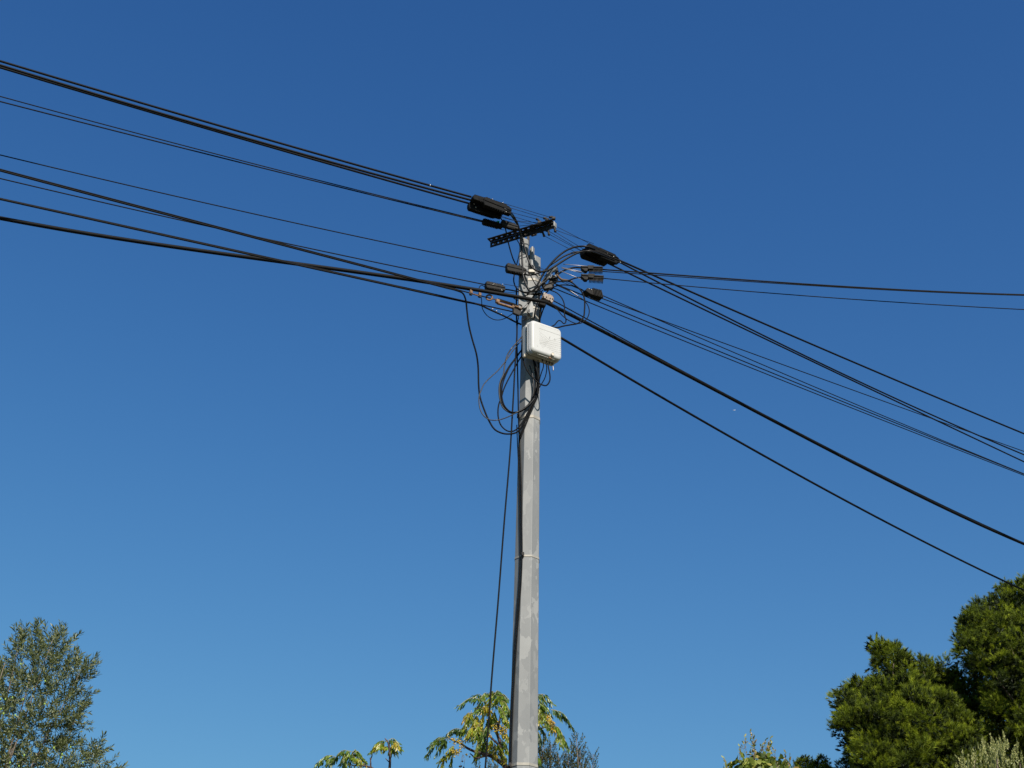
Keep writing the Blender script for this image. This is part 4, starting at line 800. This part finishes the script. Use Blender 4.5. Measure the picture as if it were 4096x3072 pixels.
def pine(name_label, poly, Yc, depth, base_px, n_lobe, per, seed, lr=(.4, .65), dens_in=.35, csc=(1.0, 1.4), limbs=14, trunkr=.18, pits=()):
    r_ = random.Random(seed); xs = [p[0] for p in poly]; ys = [p[1] for p in poly]; cx = sum(xs) / len(xs); cy = sum(ys) / len(ys)
    mpp = Yc / .9 / FPX                                        # metres per source pixel, roughly
    base = atY(base_px, 3072, Yc); base.z = -.1
    T = thing('pine_tree', base, name_label, 'tree', 'pine trees at the right'); lobes = []; tries = 0
    dm = max(edist(r_.uniform(min(xs), max(xs)), r_.uniform(min(ys), max(ys)), poly) for _ in range(60)) * .6 + 30
    vlim = (min(xs), min(max(xs), 4250), min(ys), min(max(ys), 3220))
    while len(lobes) < n_lobe and tries < 9000:
        tries += 1; far = r_.random() < .12
        x = r_.uniform(min(xs), max(xs)) if far else r_.uniform(vlim[0], vlim[1]); y = r_.uniform(min(ys), max(ys)) if far else r_.uniform(vlim[2], vlim[3])
        if not inpoly(x, y, poly): continue
        e = edist(x, y, poly) * mpp; R = min(r_.uniform(*lr), e * .95 - .02)
        if R < lr[0] * .42 or e < R * .6: continue
        w = min(1, e / mpp / dm); yy = Yc - depth * math.sqrt(max(0, 1 - (1 - w) ** 2)) * r_.uniform(.45, 1) + (r_.random() < .2) * depth * .8
        if any(math.hypot(x - a_, y - b_) < c_ for a_, b_, c_ in pits): yy += 1.9; R *= .8
        c = atY(x, y, yy)
        if any((c - q[0]).length < (R + q[1]) * .44 for q in lobes): continue
        lobes.append((c, R))
    vis = []; hid = []; inn = []
    for c, R in lobes:
        n = max(5, int(per * (R / lr[1]) ** 1.6))
        for k in range(n):
            d = Vector((r_.gauss(0, 1), r_.gauss(-.15, 1), r_.gauss(.25, 1))).normalized(); p = c + Vector((d.x * R, d.y * R, d.z * R * .8)) * r_.uniform(.7, 1.02)
            dd = d * .7 + Vector((0, 0, .75)); Mx = mtx(p, dd, r_.uniform(*csc) * min(1, .6 + R / lr[1] * .4), r_.uniform(0, 6.28)); (vis if inframe(p) else hid).append((p.y, Mx))
        for k in range(int(n * dens_in)):
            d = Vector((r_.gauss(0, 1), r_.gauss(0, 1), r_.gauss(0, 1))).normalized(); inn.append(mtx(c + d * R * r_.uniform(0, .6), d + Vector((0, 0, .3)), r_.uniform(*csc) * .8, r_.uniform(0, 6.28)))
    k = 0
    while k < n_lobe * 9:
        x = r_.uniform(vlim[0], vlim[1]); y = r_.uniform(vlim[2], vlim[3])
        if not inpoly(x, y, poly): k += .2; continue
        k += 1; e = edist(x, y, poly) * mpp
        if e < .42: continue
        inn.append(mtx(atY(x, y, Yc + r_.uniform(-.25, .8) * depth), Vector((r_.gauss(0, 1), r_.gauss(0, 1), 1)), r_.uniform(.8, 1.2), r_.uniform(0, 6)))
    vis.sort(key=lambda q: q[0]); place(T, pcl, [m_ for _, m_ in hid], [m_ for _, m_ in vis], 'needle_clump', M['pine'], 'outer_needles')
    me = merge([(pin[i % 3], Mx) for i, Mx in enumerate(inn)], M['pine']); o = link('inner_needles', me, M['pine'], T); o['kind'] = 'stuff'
    top = atY(cx, min(ys) + (max(ys) - min(ys)) * .25, Yc); low = Vector((base.x, base.y, max(1.5, top.z * .3)))
    trunk_pts = [Vector((base.x, base.y, -.1)), low, Vector(((base.x + top.x) / 2, Yc, (low.z + top.z) / 2)), top]; tp = catmull(trunk_pts, .4); k = len(tp)
    MB().tube(tp, [trunkr + (.04 - trunkr) * i / (k - 1) for i in range(k)], 10).build('trunk', M['bark'], T)
    for c, R in r_.sample(lobes, min(limbs, len(lobes))):
        s0 = min(tp, key=lambda q: abs(q.z - (c.z - 1.0 - (c - q).length * .15))); e = s0.lerp(c, .5) + Vector((0, 0, -.15)); limb(T, [s0, e, c], .05, .012, 'bark')
    return T
def z3(p): return zp(p, 3240, 2280, 2.0946)
front = z3([(160, 1285), (185, 1370), (260, 1400), (310, 1500), (330, 1659), (300, 2300), (900, 3000), (1500, 2400), (1420, 1659), (1400, 1400), (1380, 1290), (1300, 1210), (1220, 1090), (1140, 1020), (1030, 985), (900, 960), (870, 860), (860, 760), (840, 745), (800, 700), (745, 605), (700, 610), (650, 640), (600, 580), (480, 585), (465, 620), (520, 720), (560, 770), (535, 800), (560, 885), (500, 930), (420, 900), (370, 935), (330, 870), (295, 860), (295, 930), (300, 1005), (240, 1000), (215, 950), (175, 950), (170, 1040), (185, 1130), (150, 1200), (240, 1215), (250, 1270), (200, 1275)])
backp = z3([(830, 760), (870, 745), (925, 710), (975, 710), (1000, 770), (1060, 760), (1110, 690), (1165, 710), (1190, 800), (1260, 830), (1330, 850), (1450, 1000), (1600, 1300), (1600, 1800), (1100, 2600), (700, 2000), (750, 1200)])
tall = z3([(1200, 590), (1230, 730), (1300, 790), (1330, 870), (1400, 930), (1420, 1150), (1500, 1500), (1500, 2100), (2200, 2800), (3300, 2000), (3400, 700), (3000, 0), (2500, -250), (2000, -100), (1793, 60), (1730, 120), (1655, 100), (1600, 110), (1530, 130), (1520, 210), (1450, 215), (1400, 225), (1345, 185), (1290, 225), (1300, 275), (1360, 300), (1290, 350), (1270, 400), (1220, 490), (1240, 520)])
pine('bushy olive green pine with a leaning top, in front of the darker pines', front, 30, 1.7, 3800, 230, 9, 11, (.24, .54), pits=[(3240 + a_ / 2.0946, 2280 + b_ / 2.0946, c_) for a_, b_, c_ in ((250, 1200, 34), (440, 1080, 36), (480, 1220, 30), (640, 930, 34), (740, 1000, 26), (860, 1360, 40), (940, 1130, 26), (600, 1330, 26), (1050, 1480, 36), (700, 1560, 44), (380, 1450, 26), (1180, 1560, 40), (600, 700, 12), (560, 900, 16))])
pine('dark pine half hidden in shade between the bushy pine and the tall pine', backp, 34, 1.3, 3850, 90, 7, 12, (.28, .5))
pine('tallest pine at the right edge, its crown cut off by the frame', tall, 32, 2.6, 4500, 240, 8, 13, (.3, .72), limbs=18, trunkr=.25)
def z5(p): return zp(p, 2860, 2880, 4.424)
pine('small far pine top just showing behind the climber at the bottom', z5([(1400, 900), (1420, 700), (1500, 610), (1540, 680), (1600, 600), (1590, 560), (1680, 570), (1720, 640), (1720, 760), (1770, 740), (1840, 650), (1850, 590), (1930, 580), (1985, 640), (1990, 740), (2050, 850), (2060, 1400), (1900, 1900), (1500, 1900)]), 33, .7, 3250, 60, 8, 14, (.14, .24), csc=(.5, .7), limbs=5, trunkr=.12)
pine('dark green low pine branch mass at the lower left foot of the bushy pine', z3([(215, 1640), (235, 1530), (270, 1540), (320, 1520), (350, 1540), (420, 1600), (700, 1800), (700, 2300), (200, 2300), (190, 1800)]), 32, .8, 3450, 45, 8, 15, (.2, .35), csc=(.6, .8), limbs=5, trunkr=.12)

# --- pale olive bush bottom right ------------------------------------
psp = [sprig(22, .18, .036, .015, 'olive_pale', 300 + i, .7, tips=1.1, curve=.06) for i in range(5)]
pale_poly = z3([(1260, 1659), (1290, 1600), (1330, 1620), (1390, 1560), (1440, 1540), (1460, 1490), (1530, 1470), (1600, 1480), (1640, 1450), (1680, 1500), (1730, 1530), (1750, 1600), (1793, 1620), (1950, 1700), (2200, 2200), (2200, 2800), (1000, 2800), (1000, 2100), (1200, 1750)])
pb = atY(4000, 3400, 21); pb.z = -.1
PT = thing('olive_bush', pb, 'pale yellow green olive bush with upright twigs in the lower right corner', 'bush')
vis, hid = scatter(pale_poly, 1250, 21, .9, up=1.2, out=.35, seed=5, sc=(.8, 1.15), dmax=160)
for x, y, k in ((1640, 1400, 6), (1535, 1430, 4), (1470, 1450, 4), (1735, 1470, 5), (1290, 1560, 4), (1600, 1440, 4), (1430, 1500, 4), (1785, 1570, 3)):
    for q in range(k): vis.insert(0, mtx(atY(3240 + (x + random.uniform(-8, 8)) / 2.0946, 2280 + (y + 30 + q * 28) / 2.0946, 20.3), Vector((random.gauss(0, .15), random.gauss(0, .15), 1)), .8, random.uniform(0, 6)))
place(PT, psp, hid, vis, 'leafy_twig', M['olive_pale'])
pk = atY(4020, 3250, 21)
limb(PT, [Vector((pb.x, pb.y, -.1)), Vector((pb.x + .1, pb.y, pk.z * .5)), pk], .12, .06, 'bark', 'trunk', 8)
for t in ((3900, 3040), (3990, 3000), (4080, 3050)): limb(PT, [pk, atY(t[0], t[1] + 80, 21), atY(*t, 21)], .03, .006, 'bark')

# --- climber / shrub with broad leaves -------------------------------
VY = 18
vine_poly = z5([(140, 900), (160, 760), (210, 730), (290, 740), (380, 690), (400, 640), (470, 620), (560, 600), (640, 560), (720, 560), (830, 580), (900, 580), (990, 600), (1080, 610), (1200, 620), (1230, 690), (1260, 760), (1300, 820), (1360, 840), (1380, 1000), (1700, 1500), (1500, 2500), (-100, 2500), (-200, 1500), (60, 1000)])
vb = atY(3020, 3400, VY); vb.z = -.1
VT = thing('climbing_plant', vb, 'sprawling climber with broad yellow green leaves and thin upright shoots at the bottom edge', 'plant')
BL_V = np.array([(0, 0, 0), (.5, .12, .12), (.42, .16, .6), (0, 0, 1.0), (-.42, .16, .6), (-.5, .12, .12)])
def leafproto(seed):
    r_ = np.random.default_rng(seed); n = 3; d = r_.normal(size=(n, 3)); Mx = frames(d, r_) * (.074 * r_.uniform(.8, 1.2, n))[:, None, None]; return np_mesh('leaf', BL_V, LEAF_F, Mx, r_.normal(size=(n, 3)) * .03, np.clip(r_.normal(.42, .2, n), 0, 1), None, M['vine'])
vl = [leafproto(400 + i) for i in range(14)]
vis, hid = scatter(vine_poly, 1100, VY, .7, up=.3, out=.5, seed=6, sc=(.75, 1.2), dmax=60)
ssp = [sprig(7, .12, .045, .021, 'vine', 420 + i, .8, tips=1.5, curve=.1) for i in range(5)]
place(VT, vl, hid, vis, 'leaf', M['vine'])
for x, y, L in ((545, 340, .25), (675, 260, .35), (690, 390, .3), (850, 400, .25), (935, 370, .3), (960, 460, .25), (1070, 500, .2), (440, 530, .2), (700, 480, .3), (820, 480, .25), (1310, 690, .2), (200, 720, .1), (905, 480, .2), (640, 530, .2), (1240, 640, .1)):
    p = zp([(x, y)], 2860, 2880, 4.424)[0]; q = atY(p[0], p[1], VY - .2); nn = 3 if y < 400 else 2
    limb(VT, [q - Vector((random.uniform(-.05, .05), 0, L + .25)), q - Vector((.01, 0, L * .4)), q], .0025, .0012, 'twig', 'shoot', 5)
    for k in range(nn): o = link('leafy_twig', ssp[k % 5], None, VT); o.matrix_basis = mtx(q - Vector((0, 0, .07 + k * .07)), Vector((random.gauss(0, .3), random.gauss(0, .3), 1)), .95, random.uniform(0, 6))
vk = atY(3020, 3250, VY)
limb(VT, [Vector((vb.x, vb.y, -.1)), Vector((vb.x - .1, vb.y, vk.z * .6)), vk], .07, .04, 'bark', 'trunk', 8)
for t in ((2930, 3060), (3020, 3030), (3110, 3050), (2975, 3040), (3070, 3035)): limb(VT, [vk, atY(t[0], t[1] + 80, VY), atY(*t, VY)], .02, .005, 'twig')

# --- dark shrub behind the pole --------------------------------------
SY = 16
def z2b(p): return zp(p, 1640, 2700, 2.765)
sp2 = [sprig(18, .16, .034, .012, 'shrub', 500 + i, .9, tips=1.1, curve=.05) for i in range(6)]
def shrub(label, spires, bx, seed):
    r_ = random.Random(seed); b = atY(bx, 3500, SY); b.z = -.1
    T = thing('evergreen_shrub', b, label, 'shrub', 'evergreen shrubs behind the pole'); k0 = atY(bx, 3250, SY)
    limb(T, [b, Vector((b.x, b.y, k0.z * .5)), k0], .08, .05, 'bark', 'trunk', 8); vis = []; hid = []
    for (x, y, w, n) in spires:
        p = z2b([(x, y)])[0]; top = atY(*p, SY); bot = atY(p[0] + r_.uniform(-30, 30), 3330, SY + r_.uniform(-.2, .2))
        limb(T, [k0, bot.lerp(top, .35), top], .022, .003, 'bark')
        for k in range(n):
            t = (k + r_.random()) / n; q = top.lerp(bot, t); rad = w * (.12 + .88 * min(1, t * 1.6)) * r_.uniform(.2, 1); an = r_.uniform(0, 6.28)
            q = q + Vector((math.cos(an) * rad, math.sin(an) * rad, -.02)); Mx = mtx(q, Vector((math.cos(an) * .5, math.sin(an) * .5, .9)), r_.uniform(.55, .85), r_.uniform(0, 6)); (vis if inframe(q) else hid).append(Mx)
    place(T, sp2, hid, vis, 'leafy_twig', M['shrub'])
shrub('dark evergreen shrub with a broad bushy top just right of the pole foot', [(1480, 720, .22, 120), (1560, 760, .2, 90), (1640, 880, .16, 70), (1700, 890, .12, 50), (1430, 860, .15, 60), (1540, 900, .25, 100)], 2200, 21)
shrub('slender evergreen shrub with two narrow spires further right of the pole foot', [(1840, 700, .13, 90), (1880, 830, .14, 60), (1760, 800, .1, 45), (2025, 880, .07, 50), (1790, 930, .12, 60), (1930, 980, .1, 30)], 2330, 22)
shrub('low dark evergreen shrub left of the pole foot under the berry tree', [(890, 990, .12, 40), (960, 1000, .12, 40), (770, 1010, .1, 30), (1040, 980, .12, 40)], 1990, 23)

# --- chinaberry trees -------------------------------------------------
CY = 12.0
def frond(parent, A, B, droop, npair, ll, tint, r_, sag_dir=1):
    A = Vector(A); B = Vector(B); mid = (A + B) / 2 + Vector((0, 0, droop)); P = catmull([A, mid, B], .02); L = len(P)
    pos = []; D = []; S = []; Tn = []
    for i in range(npair * 2 + 1):
        t = .22 + .78 * (i // 2) / npair; k = min(L - 2, int(t * (L - 1))); p = P[k]; tan = (P[k + 1] - P[k]).normalized(); side = tan.cross(Vector((0, 0, 1)));
        side = side.normalized() if side.length > .1 else Vector((1, 0, 0)); sg = 1 if i % 2 else -1
        d = side * sg * r_.uniform(.25, .7) + tan * r_.uniform(.25, .7) + Vector((0, 0, -r_.uniform(.6, 1.3)))
        if i == npair * 2: d = tan
        for sub in range(2 if r_.random() < .5 else 3):
            dd = d + Vector((r_.gauss(0, .18), r_.gauss(0, .18), r_.gauss(0, .18))); pos.append(tuple(p + d.normalized() * sub * ll * .35)); D.append(tuple(dd)); S.append(ll * r_.uniform(.75, 1.2) * (1 - .25 * t)); Tn.append(min(1, max(0, tint + r_.gauss(0, .09))))
    g_ = np.random.default_rng(r_.randrange(10 ** 6)); D = np.array(D); S = np.array(S); Mx = frames(D, g_) * S[:, None, None]; Mx[:, :, 0] *= .32
    me = np_mesh('frond', LEAF_V, LEAF_F, Mx, np.array(pos), np.array(Tn), None, M['china'])
    o = link('frond', me, None, parent); st = MB().tube(P, .0022, 5).build('leaf_stalk', M['rachis'], o); st.matrix_parent_inverse = Matrix.Identity(4); return o
def F3(pts, s0, parent, org, r_, Yj=.35):
    for q in pts:
        x0, y0, x1, y1, tint = q[:5]; yy = CY + r_.uniform(-Yj, Yj); A = atY(org[0] + x0 / s0, org[1] + y0 / s0, yy); B = atY(org[0] + x1 / s0, org[1] + y1 / s0, yy + r_.uniform(-.15, .15))
        L = (B - A).length; droop = L * (.22 if abs(x1 - x0) > abs(y1 - y0) * .5 else .05); frond(parent, A, B, droop, max(5, int(L / .018)), .050, min(1, tint + .17), r_)
r_ = random.Random(31)
cb = atY(2140, 3600, CY); cb.z = -.1
CT = thing('chinaberry_tree', cb, 'chinaberry tree with drooping green and yellow leaves and yellow berries behind the pole foot', 'tree')
ck = atY(*z2b([(1120, 1120)])[0], CY)
limb(CT, [cb, Vector((cb.x, cb.y, ck.z * .55)), ck], .11, .06, 'china_bark', 'trunk', 9)
for pl, r0 in (([(1120, 1120), (1050, 1010), (950, 930), (880, 890), (780, 865), (700, 840), (620, 800), (560, 755), (490, 730), (430, 705)], .022), ([(880, 890), (800, 905), (720, 920), (690, 890), (665, 870)], .008),
               ([(1120, 1120), (1040, 960), (1010, 800), (960, 640), (900, 480), (850, 380), (845, 300)], .02), ([(1120, 1120), (1180, 900), (1280, 650), (1400, 480), (1460, 430)], .02), ([(1280, 650), (1330, 400), (1400, 220)], .012), ([(960, 640), (1000, 450), (1010, 300), (960, 230)], .01), ([(1010, 800), (850, 650), (740, 560), (700, 480)], .01), ([(1280, 700), (1450, 590), (1560, 570)], .008)):
    q = z2b(pl); limb(CT, [atY(x, y, CY + .02 * i) for i, (x, y) in enumerate(q)], r0, .0045, 'china_bark')
fr = [(845, 300, 525, 350, .25), (845, 290, 690, 235, .2), (850, 300, 720, 380, .3), (960, 240, 1000, 190, .3), (960, 230, 860, 210, .55), (960, 220, 1100, 280, .3), (900, 230, 870, 330, .55), (1000, 280, 1090, 420, .35), (1010, 230, 930, 330, .35), (850, 320, 800, 390, .88), (850, 330, 875, 400, .9), (690, 420, 580, 520, .6), (700, 410, 620, 560, .6), (750, 410, 690, 640, .6), (810, 440, 740, 640, .55), (740, 560, 640, 700, .6), (760, 540, 720, 720, .5), (900, 420, 840, 620, .3),
      (930, 380, 960, 560, .3), (960, 330, 1060, 520, .3), (1010, 300, 1040, 480, .35), (1000, 440, 1090, 560, .35), (940, 450, 880, 560, .35), (860, 560, 800, 720, .35), (640, 600, 520, 660, .2), (560, 620, 400, 660, .15), (430, 705, 170, 900, .25), (430, 715, 280, 890, .3), (400, 700, 350, 800, .2), (430, 710, 200, 800, .2), (480, 850, 330, 1040, .5), (470, 870, 450, 1010, .5), (500, 780, 400, 870, .62), (480, 790, 450, 880, .62), (420, 890, 310, 970, .5),
      (820, 680, 740, 880, .5), (850, 700, 780, 860, .4), (900, 690, 880, 860, .5), (930, 740, 940, 920, .72), (960, 740, 1040, 900, .5), (1000, 700, 1080, 860, .4), (1010, 640, 1095, 760, .35), (830, 620, 700, 720, .3), (880, 580, 800, 680, .3), (870, 780, 720, 940, .45), (930, 840, 930, 900, .85), (640, 500, 600, 620, .6), (900, 340, 800, 480, .45), (820, 380, 700, 420, .45), (1040, 860, 1040, 960, .7), (890, 230, 780, 260, .3),
      (1400, 215, 1580, 310, .2), (1400, 300, 1560, 450, .3), (1410, 330, 1540, 560, .4), (1540, 385, 1680, 480, .2), (1560, 385, 1810, 600, .2), (1480, 430, 1600, 600, .8), (1420, 430, 1430, 520, .75), (1450, 450, 1560, 620, .7), (1520, 470, 1620, 640, .85), (1560, 560, 1700, 740, .45), (1600, 620, 1750, 800, .3), (1620, 640, 1680, 780, .5), (1400, 560, 1510, 700, .15), (1400, 600, 1460, 740, .15), (1500, 540, 1560, 640, .3), (1680, 680, 1730, 810, .3), (1400, 230, 1500, 300, .25), (1420, 380, 1440, 520, .5), (1400, 640, 1400, 720, .2), (1300, 250, 1450, 250, .25), (1180, 300, 1330, 330, .3), (1120, 260, 1250, 360, .3), (1180, 420, 1300, 600, .4), (1120, 520, 1200, 680, .4), (1080, 400, 1160, 560, .35), (1400, 900, 1440, 990, .4)]
fr += [(fr[i][0] + r_.uniform(-26, 26), fr[i][1] + r_.uniform(-22, 22), fr[i][2] + r_.uniform(-34, 34), fr[i][3] + r_.uniform(-18, 26), min(.6, fr[i][4])) for i in (3, 5, 7, 8, 12, 13, 7, 8, 12, 13, 14, 15, 19, 20, 9, 10, 24, 25, 14, 15, 16, 17, 18, 19, 20, 21, 22, 23, 35, 36, 37, 39, 40, 42, 43, 44, 52, 53, 60)]
F3(fr, 2.765, CT, (1640, 2700), r_)
bme = MB().ball((0, 0, 0), .0062, n=8, m=6).mesh('berry'); bme.materials.append(M['berry'])
bmk = MB().ball((0, 0, 0), .0075, n=8, m=6).mesh('dried_berry'); bmk.materials.append(M['berry_black'])
stalks = MB()
def berries(T, org, s0, cl, dark=(), foot=None):
    for cx, cy, sx, sy, n in cl:
        c = atY(org[0] + cx / s0, org[1] + (cy - sy * 1.2) / s0, CY - .12)
        for k in range(n):
            p = atY(org[0] + (cx + r_.gauss(0, sx)) / s0, org[1] + (cy + r_.gauss(0, sy)) / s0, CY - .15 - r_.random() * .2)
            o = link('berry', bme, None, T); o.matrix_basis = Matrix.Translation(p) @ Matrix.Scale(r_.uniform(.8, 1.15), 4)
            if k % 2 == 0: stalks.tube([tuple(c), tuple((c + p) / 2 + Vector((0, 0, .01))), tuple(p)], .0011, 4)
    for x, y in dark:
        p = atY(org[0] + x / s0, org[1] + y / s0, CY - .3); o = link('dried_berry', bmk, None, T); o.matrix_basis = Matrix.Translation(p)
berries(CT, (1640, 2700), 2.765, [(1015, 615, 38, 32, 62), (960, 570, 30, 30, 18), (1060, 500, 20, 22, 6), (900, 660, 26, 30, 8), (1055, 700, 20, 20, 8), (560, 745, 42, 26, 26), (510, 860, 30, 18, 30), (560, 790, 40, 20, 14), (470, 720, 24, 20, 8), (690, 775, 8, 8, 2), (630, 890, 14, 8, 3), (760, 580, 20, 18, 4), (870, 520, 30, 30, 5), (868, 828, 4, 4, 1)],
        dark=[(556, 1015), (568, 1008), (594, 1022), (580, 955), (548, 1012), (1055, 820), (1076, 843), (1050, 800), (660, 905)])
for x, y in ((556, 1010), (594, 1020), (580, 950), (600, 980), (565, 960)): stalks.tube([atY(1640 + 585 / 2.765, 2700 + 880 / 2.765, CY - .28), atY(1640 + (x + 10) / 2.765, 2700 + (y - 60) / 2.765, CY - .3), atY(1640 + x / 2.765, 2700 + y / 2.765, CY - .3)], .0012, 4)
so_ = stalks.build('berry_stalks', M['twig'], CT); so_['kind'] = 'stuff'
# smaller separate crown at the left
cb2 = atY(1560, 3600, CY); cb2.z = -.1; stalks = MB()
CT2 = thing('chinaberry_tree', cb2, 'sparse young chinaberry with bare stems and few leaves left of the pole foot', 'tree')
def z4b(p): return zp(p, 1200, 2900, 4.424)
k2 = atY(*z4b([(1500, 1250)])[0], CY); limb(CT2, [cb2, Vector((cb2.x, cb2.y, k2.z * .5)), k2], .06, .03, 'china_bark', 'trunk', 8)
for pl, r0 in (([(1500, 1250), (1570, 900), (1590, 700), (1590, 550), (1575, 400), (1550, 290), (1520, 260), (1503, 235)], .014), ([(1590, 665), (1560, 640), (1515, 592)], .005), ([(1500, 1250), (1350, 850), (1280, 770), (1200, 735), (1060, 712), (940, 720), (890, 690)], .014), ([(1250, 745), (1250, 680), (1245, 600), (1240, 580)], .008), ([(1247, 620), (1265, 570), (1280, 522)], .006), ([(1000, 715), (1000, 650), (960, 560), (930, 480)], .007)):
    q = z4b(pl); limb(CT2, [atY(x, y, CY) for x, y in q], r0, .0035, 'china_bark')
F3([(1550, 290, 1250, 470, .35), (1540, 300, 1370, 330, .4), (1480, 340, 1300, 450, .6), (1450, 350, 1390, 420, .5), (1560, 275, 1730, 300, .3), (1600, 300, 1795, 415, .35), (1660, 330, 1740, 390, .8), (1580, 410, 1490, 385, .5), (1590, 400, 1655, 490, .5), (1600, 395, 1755, 440, .35), (1620, 400, 1710, 490, .5), (690, 590, 280, 690, .3), (700, 590, 440, 720, .25), (900, 465, 570, 670, .2), (910, 470, 740, 640, .3), (930, 470, 860, 680, .3), (940, 480, 1010, 480, .3), (960, 500, 1075, 530, .3), (920, 500, 980, 640, .35), (860, 560, 720, 720, .4), (820, 600, 790, 740, .35), (1000, 585, 1170, 670, .4), (930, 560, 1010, 650, .45), (540, 590, 500, 680, .3), (1010, 600, 1080, 680, .45), (880, 500, 780, 600, .25)], 4.424, CT2, (1200, 2900), r_, .12)
berries(CT2, (1200, 2900), 4.424, [(880, 715, 12, 10, 4), (962, 750, 14, 8, 4), (1070, 742, 10, 8, 3), (1135, 690, 5, 5, 1), (1168, 745, 5, 5, 1), (1090, 765, 30, 6, 5)], dark=[(870, 730), (905, 745)])
so_ = stalks.build('berry_stalks', M['twig'], CT2); so_['kind'] = 'stuff'
